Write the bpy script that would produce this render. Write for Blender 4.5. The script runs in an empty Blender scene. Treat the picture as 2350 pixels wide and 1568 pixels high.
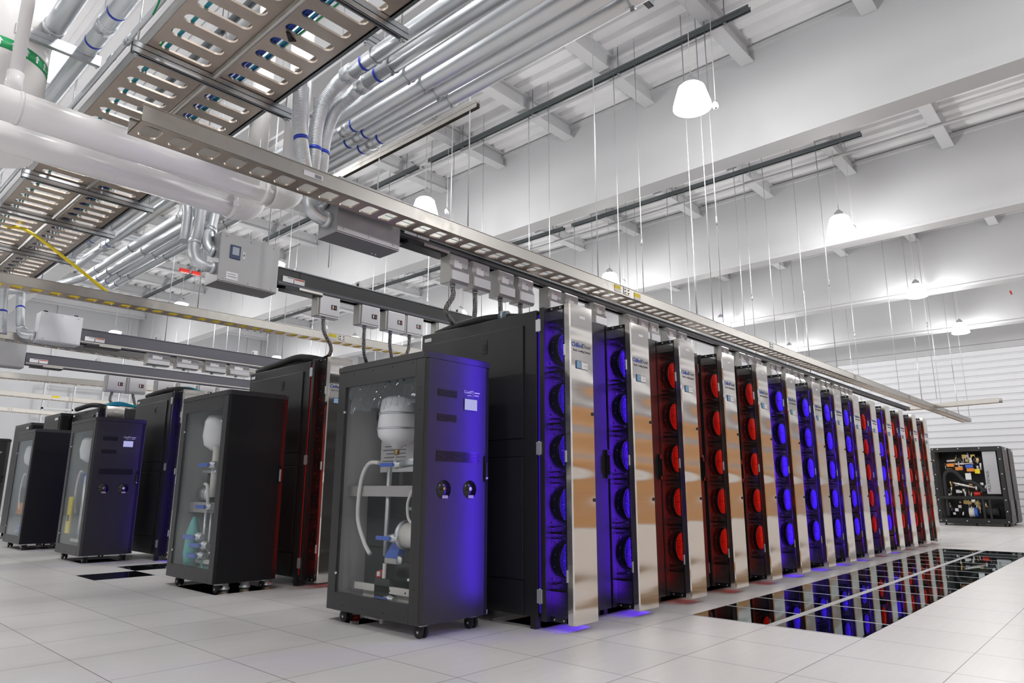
import bpy, bmesh, math, random
from mathutils import Vector, Matrix
random.seed(7)
PI = math.pi
sc = bpy.context.scene
COL = sc.collection

# ---------------------------------------------------------------- camera, world, exposure
cam = bpy.data.cameras.new('camera'); cam.lens = 24; cam.sensor_width = 36; cam.sensor_fit = 'HORIZONTAL'
cam.clip_start = 0.05; cam.clip_end = 200
co = bpy.data.objects.new('camera', cam); COL.objects.link(co)
_yaw, _pit, _rol = math.radians(42.43897), math.radians(12.28236), math.radians(0.17418)
_F = Vector((math.cos(_yaw)*math.cos(_pit), math.sin(_yaw)*math.cos(_pit), math.sin(_pit)))
_R = Vector((math.sin(_yaw), -math.cos(_yaw), 0)); _U = _R.cross(_F)
_r = math.cos(_rol)*_R + math.sin(_rol)*_U; _u = -math.sin(_rol)*_R + math.cos(_rol)*_U
_m = Matrix((_r, _u, -_F)).transposed().to_4x4(); _m.translation = Vector((-1.35432, -2.72108, 0.92788))
co.matrix_world = _m
sc.camera = co
world = bpy.data.worlds.new('world'); sc.world = world; world.use_nodes = True
world.node_tree.nodes['Background'].inputs[0].default_value = (0.97, 0.97, 1.0, 1)
world.node_tree.nodes['Background'].inputs[1].default_value = 0.28
sc.view_settings.view_transform = 'Standard'; sc.view_settings.look = 'None'
sc.view_settings.exposure = 0.0; sc.view_settings.gamma = 1.0; sc.view_settings.use_curve_mapping = False
LAMP_W = 144.0

# ---------------------------------------------------------------- materials
MATS = {}
def _mat(name):
    m = bpy.data.materials.new(name); m.use_nodes = True; MATS[name] = m
    return m, m.node_tree.nodes, m.node_tree.links
def pr(name, col, metal=0.0, rough=0.5, noise=0.0, nscale=8.0, bump=0.0, bscale=60.0, stretch=(1, 1, 1), rn=0.0, spec=0.5, emit=None, estr=0.0):
    """Principled material with optional procedural colour, roughness and bump variation."""
    m, N, L = _mat(name); b = N['Principled BSDF']
    b.inputs['Base Color'].default_value = (*col, 1); b.inputs['Metallic'].default_value = metal
    b.inputs['Roughness'].default_value = rough; b.inputs['Specular IOR Level'].default_value = spec
    if emit: b.inputs['Emission Color'].default_value = (*emit, 1); b.inputs['Emission Strength'].default_value = estr
    if noise or bump or rn:
        tc = N.new('ShaderNodeTexCoord'); mp = N.new('ShaderNodeMapping'); mp.inputs['Scale'].default_value = stretch
        L.new(tc.outputs['Object'], mp.inputs[0])
        nz = N.new('ShaderNodeTexNoise'); nz.inputs['Scale'].default_value = nscale; nz.inputs['Detail'].default_value = 4
        L.new(mp.outputs[0], nz.inputs['Vector'])
        if noise:
            mr = N.new('ShaderNodeMapRange'); mr.inputs[3].default_value = 1-noise; mr.inputs[4].default_value = 1+noise
            mx = N.new('ShaderNodeVectorMath'); mx.operation = 'MULTIPLY'; mx.inputs[0].default_value = col
            L.new(nz.outputs[0], mr.inputs[0]); L.new(mr.outputs[0], mx.inputs[1]); L.new(mx.outputs[0], b.inputs['Base Color'])
        if rn:
            mr2 = N.new('ShaderNodeMapRange'); mr2.inputs[3].default_value = max(.02, rough-rn); mr2.inputs[4].default_value = rough+rn
            L.new(nz.outputs[0], mr2.inputs[0]); L.new(mr2.outputs[0], b.inputs['Roughness'])
        if bump:
            n2 = N.new('ShaderNodeTexNoise'); n2.inputs['Scale'].default_value = bscale; n2.inputs['Detail'].default_value = 2
            L.new(mp.outputs[0], n2.inputs['Vector'])
            bp = N.new('ShaderNodeBump'); bp.inputs['Strength'].default_value = bump; bp.inputs['Distance'].default_value = 0.01
            L.new(n2.outputs[0], bp.inputs['Height']); L.new(bp.outputs[0], b.inputs['Normal'])
    return m
def emi(name, col, s):
    m, N, L = _mat(name); N.remove(N['Principled BSDF'])
    e = N.new('ShaderNodeEmission'); e.inputs[0].default_value = (*col, 1); e.inputs[1].default_value = s
    L.new(e.outputs[0], N['Material Output'].inputs[0]); return m
def glassy(name, tint, refl_rough=0.03, ior=1.5, add=0.0):
    """Thin glass: tinted see-through mixed with a Fresnel reflection."""
    m, N, L = _mat(name); N.remove(N['Principled BSDF'])
    t = N.new('ShaderNodeBsdfTransparent'); t.inputs[0].default_value = (*tint, 1)
    g = N.new('ShaderNodeBsdfGlossy'); g.inputs['Roughness'].default_value = refl_rough; g.inputs[0].default_value = (.86, .95, .96, 1)
    f = N.new('ShaderNodeFresnel'); f.inputs[0].default_value = ior
    ge = N.new('ShaderNodeNewGeometry'); io = N.new('ShaderNodeMapRange'); io.inputs[3].default_value = ior; io.inputs[4].default_value = 1/ior
    L.new(ge.outputs['Backfacing'], io.inputs[0]); L.new(io.outputs[0], f.inputs[0])
    a = N.new('ShaderNodeMath'); a.operation = 'ADD'; a.use_clamp = True; a.inputs[1].default_value = add
    mx = N.new('ShaderNodeMixShader')
    L.new(f.outputs[0], a.inputs[0]); L.new(a.outputs[0], mx.inputs[0]); L.new(t.outputs[0], mx.inputs[1]); L.new(g.outputs[0], mx.inputs[2])
    L.new(mx.outputs[0], N['Material Output'].inputs[0]); return m
def perforated(name, col, pitch, radius, rough=0.35, yz=True):
    """Sheet with a staggered grid of punched round holes."""
    m, N, L = _mat(name); b = N['Principled BSDF']
    b.inputs['Base Color'].default_value = (*col, 1); b.inputs['Roughness'].default_value = rough; b.inputs['Metallic'].default_value = .3
    tc = N.new('ShaderNodeTexCoord'); sp = N.new('ShaderNodeSeparateXYZ'); L.new(tc.outputs['Object'], sp.inputs[0])
    def M(op, a, c=None, d=None):
        n = N.new('ShaderNodeMath'); n.operation = op
        for i, v in enumerate((a, c, d)):
            if v is None: continue
            if isinstance(v, (int, float)): n.inputs[i].default_value = v
            else: L.new(v, n.inputs[i])
        return n.outputs[0]
    h = sp.outputs[1] if yz else sp.outputs[0]; v = sp.outputs[2]
    def cell(offh, offv):
        ph = M('SUBTRACT', M('FRACT', M('MULTIPLY_ADD', h, 1/pitch, offh+100)), .5)
        pv = M('SUBTRACT', M('FRACT', M('MULTIPLY_ADD', v, 1/(pitch*1.732), offv+100)), .5)
        pv = M('MULTIPLY', pv, 1.732)
        return M('SQRT', M('ADD', M('MULTIPLY', ph, ph), M('MULTIPLY', pv, pv)))
    d = M('MINIMUM', cell(0, 0), cell(.5, .5))
    hole = M('LESS_THAN', d, radius/pitch)
    t = N.new('ShaderNodeBsdfTransparent'); mx = N.new('ShaderNodeMixShader')
    L.new(hole, mx.inputs[0]); L.new(b.outputs[0], mx.inputs[1]); L.new(t.outputs[0], mx.inputs[2]); L.new(mx.outputs[0], N['Material Output'].inputs[0])
    return m

white = pr('white_paint', (.51, .515, .53), rough=.55, noise=.03, nscale=1.5)
deckm = pr('deck_paint', (.76, .76, .775), rough=.5, noise=.04, nscale=3)
wallm = pr('wall_paint', (.76, .77, .80), rough=.5, noise=.03, nscale=1)
wood = pr('tan_wood_panelling', (.50, .25, .09), rough=.4, noise=.25, nscale=2, stretch=(.3, .3, 6))
black = pr('black_powder_coat', (.012, .012, .013), rough=.38, bump=.05, bscale=400)
blackm = pr('black_matt_door', (.008, .008, .010), rough=.55, spec=.25)
blackg = pr('black_gloss', (.01, .01, .011), rough=.2)
char = pr('charcoal_powder_coat', (.030, .029, .031), rough=.34, bump=.04, bscale=500)
rubber = pr('black_rubber', (.015, .015, .016), rough=.6)
steel = pr('brushed_stainless', (.74, .71, .67), 1.0, .15, noise=.04, nscale=3, stretch=(1, 1, 40), rn=.03, bump=.10, bscale=.9)
def _steel_fix(m):
    """Slow, shallow waves of thin brushed sheet."""
    N, L = m.node_tree.nodes, m.node_tree.links; b = N['Principled BSDF']
    b.inputs['Anisotropic'].default_value = .5
    for n in N:
        if n.type == 'BUMP':
            n.inputs['Distance'].default_value = .06; n.inputs['Strength'].default_value = .45
    mp2 = N.new('ShaderNodeMapping'); mp2.inputs['Scale'].default_value = (.5, 1, 2.0)
    tc = [n for n in N if n.type == 'TEX_COORD'][0]; L.new(tc.outputs['Object'], mp2.inputs[0])
    nb = [n for n in N if n.type == 'TEX_NOISE'][-1]; nb.inputs['Scale'].default_value = 2.6; nb.inputs['Detail'].default_value = 0
    L.new(mp2.outputs[0], nb.inputs['Vector'])
_steel_fix(steel)
traym = pr('tray_aluminium', (.44, .425, .40), 1.0, .36, noise=.06, nscale=20, rn=.08)
panm = pr('tray_pan_galvanised', (.60, .52, .45), 1.0, .42, noise=.12, nscale=12, rn=.08)
galv = pr('galvanised_steel', (.66, .69, .72), .85, .42, noise=.05, nscale=4)
strutm = pr('strut_steel', (.50, .52, .54), 1.0, .38, noise=.06, nscale=5)
strutd = pr('strut_dark', (.20, .22, .23), .8, .45, noise=.06, nscale=5)
boxm = pr('enclosure_grey', (.36, .36, .37), .75, .42, noise=.08, nscale=3, rn=.06)
boxd = pr('enclosure_grey_plain', (.10, .10, .11), .3, .5, noise=.08, nscale=3)
tapm = pr('tap_box_silver', (.45, .45, .47), .6, .35, noise=.03, nscale=4)
tapside = pr('tap_box_grey_side', (.42, .42, .40), .2, .45)
busm = pr('busway_black', (.012, .013, .016), .2, .35)
busgrey = pr('busway_grey', (.10, .10, .12), .5, .38)
pvc = pr('white_pipe_jacket', (.88, .87, .87), rough=.25, bump=.05, bscale=6)
brown = pr('elbow_wrap', (.80, .79, .78), rough=.4, bump=.25, bscale=60)
blue_t = pr('blue_tape', (.01, .04, .45), rough=.4)
bluec = pr('blue_cable', (.01, .05, .30), rough=.4)
tealc = pr('teal_cable', (.0, .28, .36), rough=.4)
greenc = pr('green_cable', (.0, .30, .10), rough=.4)
yellowm = pr('yellow_plastic', (.80, .62, .0), rough=.45)
orangem = pr('orange_pipe', (.75, .25, .03), rough=.4)
redm = pr('red_plastic', (.55, .02, .01), rough=.4)
redp = pr('red_flange', (.30, .02, .01), rough=.4)
lblue = pr('valve_handle_blue', (.05, .13, .55), rough=.4)
label = pr('paper_label', (.78, .78, .80), rough=.5)
labgrey = pr('label_print_grey', (.25, .25, .28), rough=.5)
redprint = pr('label_print_red', (.5, .08, .05), rough=.5)
plas = pr('translucent_white_plastic', (.90, .91, .94), rough=.3)
hosew = pr('clear_white_hose', (.72, .72, .70), rough=.25)
brass = pr('brass', (.55, .38, .14), .9, .3)
cream = pr('cream_rail', (.72, .70, .66), rough=.4)
intm = pr('cabinet_interior_grey', (.42, .41, .41), .0, .45)
green_b = pr('green_plastic', (.02, .35, .12), rough=.4)
bagm = pr('teal_plastic_bag', (.10, .45, .42), rough=.3, bump=.5, bscale=30)
textblue = pr('logo_blue', (.02, .06, .36), rough=.4)
textblack = pr('logo_black', (.02, .02, .03), rough=.4)
textwhite = pr('logo_white', (.8, .8, .85), rough=.4, emit=(.8, .8, .9), estr=.05)
lcd = emi('display_blue', (.25, .38, .52), .7)
scrn = emi('cooling_screen', (.42, .42, .75), 1.0)
bezel = pr('display_bezel', (.02, .04, .12), rough=.3)
lampm = emi('lamp_globe', (1, .99, .97), 9.0)
ledb = emi('led_blue', (.13, .02, 1.0), 95.0)
ledr = emi('led_red', (1.0, .02, .01), 13.0)
gapb = emi('led_gap_blue', (.10, .02, 1.0), .3)
gapr = emi('led_gap_red', (1.0, .02, .01), .25)
fanb = pr('fan_blue', (.06, .03, .5), rough=.35, emit=(.08, .02, 1.0), estr=.42)
fanr = pr('fan_red', (.6, .02, .01), rough=.35, emit=(1.0, .01, .0), estr=.42)
perf = perforated('perforated_black', (.012, .012, .013), .0085, .0033)
perfx = perforated('perforated_black_front', (.012, .012, .013), .009, .0034, yz=False)
glass = glassy('acrylic_window', (.98, .98, .98), .02, 1.22, .006)
film = glassy('clear_plastic_film', (.93, .93, .94), .12, 1.5, .10)
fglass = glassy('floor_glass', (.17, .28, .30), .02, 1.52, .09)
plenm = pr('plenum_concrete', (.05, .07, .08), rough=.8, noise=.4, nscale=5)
braid = None
def mk_braid():
    m, N, L = _mat('braided_conduit'); b = N['Principled BSDF']
    tc = N.new('ShaderNodeTexCoord'); mp = N.new('ShaderNodeMapping'); mp.inputs['Rotation'].default_value = (.6, .5, .785); mp.inputs['Scale'].default_value = (90, 90, 90)
    ch = N.new('ShaderNodeTexChecker'); ch.inputs[3].default_value = 1.0; ch.inputs[1].default_value = (.35, .35, .34, 1); ch.inputs[2].default_value = (.008, .008, .01, 1)
    L.new(tc.outputs['Object'], mp.inputs[0]); L.new(mp.outputs[0], ch.inputs[0]); L.new(ch.outputs[0], b.inputs['Base Color']); b.inputs['Roughness'].default_value = .5
    return m
braid = mk_braid()
T = 0.6096
hosebraid = pr('steel_braid', (.45, .38, .30), .8, .4, noise=.5, nscale=220)
def mk_floor():
    m, N, L = _mat('raised_floor_tiles'); b = N['Principled BSDF']
    tc = N.new('ShaderNodeTexCoord'); sp = N.new('ShaderNodeSeparateXYZ'); L.new(tc.outputs['Object'], sp.inputs[0])
    def M(op, a, c=None, d=None):
        n = N.new('ShaderNodeMath'); n.operation = op
        for i, v in enumerate((a, c, d)):
            if v is None: continue
            if isinstance(v, (int, float)): n.inputs[i].default_value = v
            else: L.new(v, n.inputs[i])
        return n.outputs[0]
    def edge(o):
        f = M('FRACT', M('MULTIPLY_ADD', o, 1/T, 100.0)); return M('MINIMUM', f, M('SUBTRACT', 1.0, f))
    e = M('MINIMUM', edge(sp.outputs[0]), edge(sp.outputs[1]))
    seam = M('LESS_THAN', e, .0032)
    mp = N.new('ShaderNodeMapping'); mp.inputs['Scale'].default_value = (1.2, 14, 1); L.new(tc.outputs['Object'], mp.inputs[0])
    nz = N.new('ShaderNodeTexNoise'); nz.inputs['Scale'].default_value = 2.0; nz.inputs['Detail'].default_value = 5; L.new(mp.outputs[0], nz.inputs['Vector'])
    n2 = N.new('ShaderNodeTexNoise'); n2.inputs['Scale'].default_value = 260; L.new(tc.outputs['Object'], n2.inputs['Vector'])
    v = M('MULTIPLY_ADD', nz.outputs[0], .08, .72); v = M('MULTIPLY_ADD', n2.outputs[0], .06, v)
    # each panel a touch lighter or darker
    wn = N.new('ShaderNodeTexWhiteNoise'); wn.noise_dimensions = '2D'
    cb = N.new('ShaderNodeCombineXYZ'); L.new(M('FLOOR', M('MULTIPLY_ADD', sp.outputs[0], 1/T, 100)), cb.inputs[0]); L.new(M('FLOOR', M('MULTIPLY_ADD', sp.outputs[1], 1/T, 100)), cb.inputs[1])
    L.new(cb.outputs[0], wn.inputs[0]); v = M('MULTIPLY_ADD', wn.outputs[0], .03, v)
    c = N.new('ShaderNodeCombineXYZ')
    for i, k in enumerate((1.0, .985, .975)): L.new(M('MULTIPLY', v, k), c.inputs[i])
    mx = N.new('ShaderNodeMix'); mx.data_type = 'RGBA'; L.new(seam, mx.inputs[0]); L.new(c.outputs[0], mx.inputs[6]); mx.inputs[7].default_value = (.10, .07, .06, 1)
    L.new(mx.outputs[2], b.inputs['Base Color']); b.inputs['Roughness'].default_value = .33; b.inputs['Specular IOR Level'].default_value = .45
    bp = N.new('ShaderNodeBump'); bp.inputs['Strength'].default_value = .4; bp.inputs['Distance'].default_value = .004; L.new(M('SUBTRACT', 1.0, seam), bp.inputs['Height']); L.new(bp.outputs[0], b.inputs['Normal'])
    return m
floorm = mk_floor()

# ---------------------------------------------------------------- mesh helpers
class B:
    """Collects shapes into one bmesh with several materials."""
    def __init__(s): s.bm = bmesh.new(); s.mats = []
    def mi(s, m):
        if m not in s.mats: s.mats.append(m)
        return s.mats.index(m)
    def box(s, x0, y0, z0, x1, y1, z1, m=None, bev=0):
        k = s.mi(m) if m else 0
        vs = [s.bm.verts.new(p) for p in ((x0,y0,z0),(x1,y0,z0),(x1,y1,z0),(x0,y1,z0),(x0,y0,z1),(x1,y0,z1),(x1,y1,z1),(x0,y1,z1))]
        fs = [s.bm.faces.new([vs[i] for i in q]) for q in ((3,2,1,0),(4,5,6,7),(0,1,5,4),(1,2,6,5),(2,3,7,6),(3,0,4,7))]
        for f in fs: f.material_index = k
        if bev:
            r = bmesh.ops.bevel(s.bm, geom=list({e for f in fs for e in f.edges}), offset=bev, segments=2, affect='EDGES', profile=.6)
            for f in r['faces']: f.material_index = k
        return s
    def prism(s, pts, axis, a, b, m=None):
        """pts: 2D outline; extruded along axis from a to b."""
        k = s.mi(m) if m else 0
        def P(u, v, w): return {'x': (w, u, v), 'y': (u, w, v), 'z': (u, v, w)}[axis]
        A = [s.bm.verts.new(P(u, v, a)) for u, v in pts]; C = [s.bm.verts.new(P(u, v, b)) for u, v in pts]
        n = len(pts); fs = [s.bm.faces.new(A), s.bm.faces.new(C[::-1])]
        for i in range(n): fs.append(s.bm.faces.new((A[i], C[i], C[(i+1) % n], A[(i+1) % n])))
        for f in fs: f.material_index = k
        bmesh.ops.recalc_face_normals(s.bm, faces=fs)
        return s
    def tube(s, pts, r, seg=12, m=None, cap=True, smooth=True):
        """Sweep a circle along pts; r a number or a list."""
        k = s.mi(m) if m else 0
        pts = [Vector(p) for p in pts]; n = len(pts); R = r if isinstance(r, (list, tuple)) else [r]*n
        up = None; rings = []
        for i, p in enumerate(pts):
            t = (pts[min(i+1, n-1)]-pts[max(i-1, 0)])
            if t.length < 1e-9: t = Vector((0, 0, 1))
            t.normalize()
            if up is None: up = t.orthogonal().normalized()
            up = (up - t*up.dot(t))
            if up.length < 1e-6: up = t.orthogonal()
            up.normalize(); w = t.cross(up)
            rings.append([s.bm.verts.new(p+R[i]*(up*math.cos(2*PI*j/seg)+w*math.sin(2*PI*j/seg))) for j in range(seg)])
        for a, b in zip(rings, rings[1:]):
            for j in range(seg):
                f = s.bm.faces.new((a[j], a[(j+1) % seg], b[(j+1) % seg], b[j])); f.material_index = k; f.smooth = smooth
        if cap:
            f = s.bm.faces.new(rings[0][::-1]); f.material_index = k
            f = s.bm.faces.new(rings[-1]); f.material_index = k
        return s
    def lathe(s, prof, seg=20, c=(0, 0, 0), axis='z', m=None):
        """prof: (radius, height) pairs; closed where radius is 0."""
        k = s.mi(m) if m else 0; rings = []
        def P(a, b, h): return {'z': (a, b, h), 'x': (h, a, b), 'y': (b, h, a)}[axis]
        for r, h in prof:
            if r < 1e-6: rings.append([s.bm.verts.new(Vector(P(0, 0, h))+Vector(c))])
            else: rings.append([s.bm.verts.new(Vector(P(r*math.cos(2*PI*j/seg), r*math.sin(2*PI*j/seg), h))+Vector(c)) for j in range(seg)])
        fs = []
        for a, b in zip(rings, rings[1:]):
            for j in range(seg):
                q = (j+1) % seg
                vs = ([a[0]] if len(a) == 1 else [a[j], a[q]]) + ([b[0]] if len(b) == 1 else [b[q], b[j]])
                if len(vs) > 2: fs.append(s.bm.faces.new(vs))
        for f in fs: f.material_index = k; f.smooth = True
        bmesh.ops.recalc_face_normals(s.bm, faces=fs)
        return s
    def pan(s, nx, px, W, th, hw, hh, rr, m=None, x0=0, y0=0, z=0, swap=False):
        """Flat pan made of nx cells px long and W wide, each with a rounded slot hw (along) by hh (across)."""
        k = s.mi(m) if m else 0; seg = 7
        inner = []
        for (sx, sy, a0) in ((1, 1, 0), (-1, 1, PI/2), (-1, -1, PI), (1, -1, 1.5*PI)):
            for j in range(seg):
                a = a0+PI/2*j/(seg-1); inner.append((sx*(hw/2-rr)+rr*math.cos(a), sy*(hh/2-rr)+rr*math.sin(a)))
        def outer(j, u, v):
            q, t = divmod(j, seg)
            sx, sy = ((1, 1), (-1, 1), (-1, -1), (1, -1))[q]; h = (seg-1)/2
            if q in (0, 2): return (sx*px/2, sy*W/2*min(1, t/h)) if t <= h else (sx*px/2*max(0, (seg-1-t)/h), sy*W/2)
            return (sx*px/2*min(1, t/h), sy*W/2) if t <= h else (sx*px/2, sy*W/2*max(0, (seg-1-t)/h))
        n = len(inner)
        def P(u, v, w): return (y0+v, x0+u, w) if swap else (x0+u, y0+v, w)
        fs = []
        for i in range(nx):
            c = (i+.5)*px
            I0 = [s.bm.verts.new(P(c+u, v, z)) for u, v in inner]; I1 = [s.bm.verts.new(P(c+u, v, z+th)) for u, v in inner]
            O = [outer(j, u, v) for j, (u, v) in enumerate(inner)]
            O0 = [s.bm.verts.new(P(c+u, v, z)) for u, v in O]; O1 = [s.bm.verts.new(P(c+u, v, z+th)) for u, v in O]
            for j in range(n):
                q = (j+1) % n
                fs.append(s.bm.faces.new((O0[j], O0[q], I0[q], I0[j]))); fs.append(s.bm.faces.new((I1[j], I1[q], O1[q], O1[j])))
                fs.append(s.bm.faces.new((I0[j], I0[q], I1[q], I1[j])))
        bmesh.ops.remove_doubles(s.bm, verts=s.bm.verts, dist=1e-4)
        for f in s.bm.faces: f.material_index = k
        bmesh.ops.recalc_face_normals(s.bm, faces=s.bm.faces)
        return s
    def build(s, name, m=None, parent=None, loc=None):
        me = bpy.data.meshes.new(name); s.bm.to_mesh(me); s.bm.free()
        for x in (s.mats or [m]): me.materials.append(x)
        o = bpy.data.objects.new(name, me); COL.objects.link(o)
        if parent: adopt(o, parent)
        if loc: o.location = loc
        return o
def tag(o, lab=None, cat=None, group=None, kind=None):
    if lab: o['label'] = lab
    if cat: o['category'] = cat
    if group: o['group'] = group
    if kind: o['kind'] = kind
    return o
def empty(name, loc=(0, 0, 0), lab=None, cat=None, group=None, rz=0):
    o = bpy.data.objects.new(name, None); COL.objects.link(o); o.location = loc; o.rotation_euler = (0, 0, rz); o.empty_display_size = .1
    return tag(o, lab, cat, group)
KIDS = {}
def adopt(c, p):
    c.parent = p; KIDS.setdefault(p.name, []).append(c)
def kids(o): return list(KIDS.get(o.name, []))
def dup(root, loc=None, lab=None, group=None, parent=None, swap=None):
    src = kids(root); r = root.copy(); COL.objects.link(r); r.parent = None
    if parent: adopt(r, parent)
    if loc is not None: r.location = loc
    if lab: r['label'] = lab
    if group: r['group'] = group
    if swap and r.data and any(m in swap for m in r.data.materials):
        key = (r.data.name, 'swap')
        if key not in _SW:
            me = r.data.copy()
            for i, m in enumerate(me.materials): me.materials[i] = swap.get(m, m)
            _SW[key] = me
        r.data = _SW[key]
    for c in src: dup(c, parent=r, swap=swap)
    return r
_SW = {}
def text(s, size, m, parent, loc, rot, name='lettering', ax='LEFT', off=0.0):
    c = bpy.data.curves.new(name, 'FONT'); c.body = s; c.size = size; c.extrude = .0006; c.offset = off; c.align_x = ax; c.resolution_u = 2
    c.materials.append(m); fo = bpy.data.objects.new(name, c); COL.objects.link(fo); bpy.context.view_layer.update()
    me = bpy.data.meshes.new_from_object(fo.evaluated_get(bpy.context.evaluated_depsgraph_get())); bpy.data.objects.remove(fo)
    o = bpy.data.objects.new(name, me); COL.objects.link(o); adopt(o, parent); o.location = loc; o.rotation_euler = rot
    return o
def curve3(ps, n=8):
    """Catmull-Rom through ps."""
    ps = [Vector(p) for p in ps]; P = [ps[0]*2-ps[1]]+ps+[ps[-1]*2-ps[-2]]; out = []
    for i in range(1, len(P)-2):
        for k in range(n):
            t = k/n; a, b, c, d = P[i-1:i+3]
            out.append(.5*((2*b)+(c-a)*t+(2*a-5*b+4*c-d)*t*t+(3*b-a-3*c+d)*t**3))
    return out+[ps[-1]]
FRONT = (PI/2, 0, 0)                 # text facing -Y
SIDE = (PI/2, 0, -PI/2)              # text facing -X

# ---------------------------------------------------------------- the setting
DECK = 7.6
# floor with the glass bays and cable cut-outs left open
holes = [(6*T, -2*T, 20*T, 0), (2*T, 9*T, 3*T, 10*T), (3*T, 10*T, 4*T, 11*T), (1.62, 3.60, 2.30, 4.72), (1.68, 1.52, 2.0, 1.88), (1.66, 7.45, 2.25, 8.3), (1.66, 10.3, 2.2, 11.1), (2.5, .5, 13.6, 1.0)]
xs = sorted({-10.0, 30.0} | {h[i] for h in holes for i in (0, 2)}); ys = sorted({-6.5, 26.0} | {h[i] for h in holes for i in (1, 3)})
f = B(); V = {}
def fv(x, y):
    if (x, y) not in V: V[(x, y)] = f.bm.verts.new((x, y, 0))
    return V[(x, y)]
for xa, xb in zip(xs, xs[1:]):
    for ya, yb in zip(ys, ys[1:]):
        mx, my = (xa+xb)/2, (ya+yb)/2
        if any(h[0] < mx < h[2] and h[1] < my < h[3] for h in holes): continue
        f.bm.faces.new((fv(xa, ya), fv(xb, ya), fv(xb, yb), fv(xa, yb)))
r = bmesh.ops.extrude_face_region(f.bm, geom=list(f.bm.faces))
bmesh.ops.translate(f.bm, verts=[v for v in r['geom'] if isinstance(v, bmesh.types.BMVert)], vec=(0, 0, -.035))
bmesh.ops.recalc_face_normals(f.bm, faces=f.bm.faces)
tag(f.build('floor', floorm), kind='structure')
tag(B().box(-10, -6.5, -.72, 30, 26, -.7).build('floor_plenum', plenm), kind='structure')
# white stringers that carry the glass panels
g = B(); g.box(6*T-.01, -T-.028, -.03, 20*T+.01, -T+.028, .0015)
for i in range(6, 21): g.box(i*T-.012, -2*T, -.03, i*T+.012, -T-.028, .001); g.box(i*T-.012, -T+.028, -.03, i*T+.012, 0, .001)
tag(g.build('trim_1', white), kind='structure')
pane = None
for j, row in ((0, 'the row next to the racks'), (1, 'the row away from the racks')):
    for i in range(14):
        x0 = (6+i)*T+.014; y1 = -.004 if j == 0 else -T-.03; y0 = -T+.03 if j == 0 else -2*T+.004
        if pane is None or True:
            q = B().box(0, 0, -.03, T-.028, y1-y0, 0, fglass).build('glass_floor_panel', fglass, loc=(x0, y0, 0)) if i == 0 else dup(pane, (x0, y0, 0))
            if i == 0: pane = q
        n = ['nearest', 'second', 'third', 'fourth', 'fifth', 'sixth', 'seventh', 'eighth', 'ninth', 'tenth', 'eleventh', 'twelfth', 'thirteenth', 'farthest'][i]
        tag(q, 'dark glass floor panel, %s of fourteen in %s' % (n, row), 'floor panel', 'glass floor panels in the aisle')
for (a, b, lb) in ((2, 9, 'single dark glass floor panel in open white floor, nearer of two'), (3, 10, 'single dark glass floor panel partly behind the second cabinet')):
    q = B().box(0, 0, -.03, T-.008, T-.008, 0).build('glass_floor_panel', fglass, loc=(a*T+.004, b*T+.004, 0)); tag(q, lb, 'floor panel')
# plenum pipes and pedestals seen through the glass
for i in range(6, 21, 2):
    for j in (-2, -1, 0):
        p = B(); p.box(-.06, -.06, 0, .06, .06, .01); p.tube([(0, 0, .01), (0, 0, .64)], .018, 8)
        tag(p.build('floor_pedestal', strutm, loc=(i*T, j*T, -.7)), 'steel pedestal under the glass floor panels', 'pedestal', 'pedestals under the glass floor')
for y in (-.25, -.85): tag(B().tube([(3.2, y, -.5), (13, y, -.5)], .07, 12).build('underfloor_pipe', galv), 'long metal pipe under the %s row of glass panels' % ('inner' if y > -.5 else 'outer'), 'pipe')

# ceiling: corrugated deck, ribs along Y
X0, X1, YA, YB = -9.8, 27.6, -6.5, 26.0
pts = []; x = X0; k = 0
while x < X1:
    pts += [(x, DECK), (x+.16, DECK), (x+.19, DECK+.075), (x+.27, DECK+.075)]; x += .30
d = B(); lo = [d.bm.verts.new((a, YA, b)) for a, b in pts]; hi = [d.bm.verts.new((a, YB, b)) for a, b in pts]
for i in range(len(pts)-1): d.bm.faces.new((lo[i], hi[i], hi[i+1], lo[i+1]))
tag(d.build('ceiling', deckm), kind='structure')
tag(B().box(X0, YA, DECK+.2, X1, YB, DECK+.25).build('ceiling_roof', deckm), kind='structure')
BEAMS = [-7.8, -2.6, 2.6, 7.94, 13.0, 18.2, 23.4]
for xb in BEAMS:
    b = B(); b.box(xb+.02, YA, 5.96, xb+.32, YB, DECK); b.box(xb-.01, YA, 5.90, xb+.36, YB, 5.96); b.box(xb-.05, YA, DECK-.10, xb+.39, YB, DECK-.04)
    tag(b.build('ceiling_beam', white), kind='structure')
for i, y in enumerate([-.81+1.72*k for k in range(-2, 16)]):
    for a, c in zip([-9.8]+[b+.32 for b in BEAMS], BEAMS+[27.4]):
        if a < 0: continue
        b = B(); b.box(a, y-.035, DECK-.26, c, y+.035, DECK-.005); b.box(a, y-.10, DECK-.285, c, y+.10, DECK-.26); b.box(a, y-.10, DECK-.03, c, y+.10, DECK-.005)
        tag(b.build('ceiling_purlin', white), kind='structure')
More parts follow.
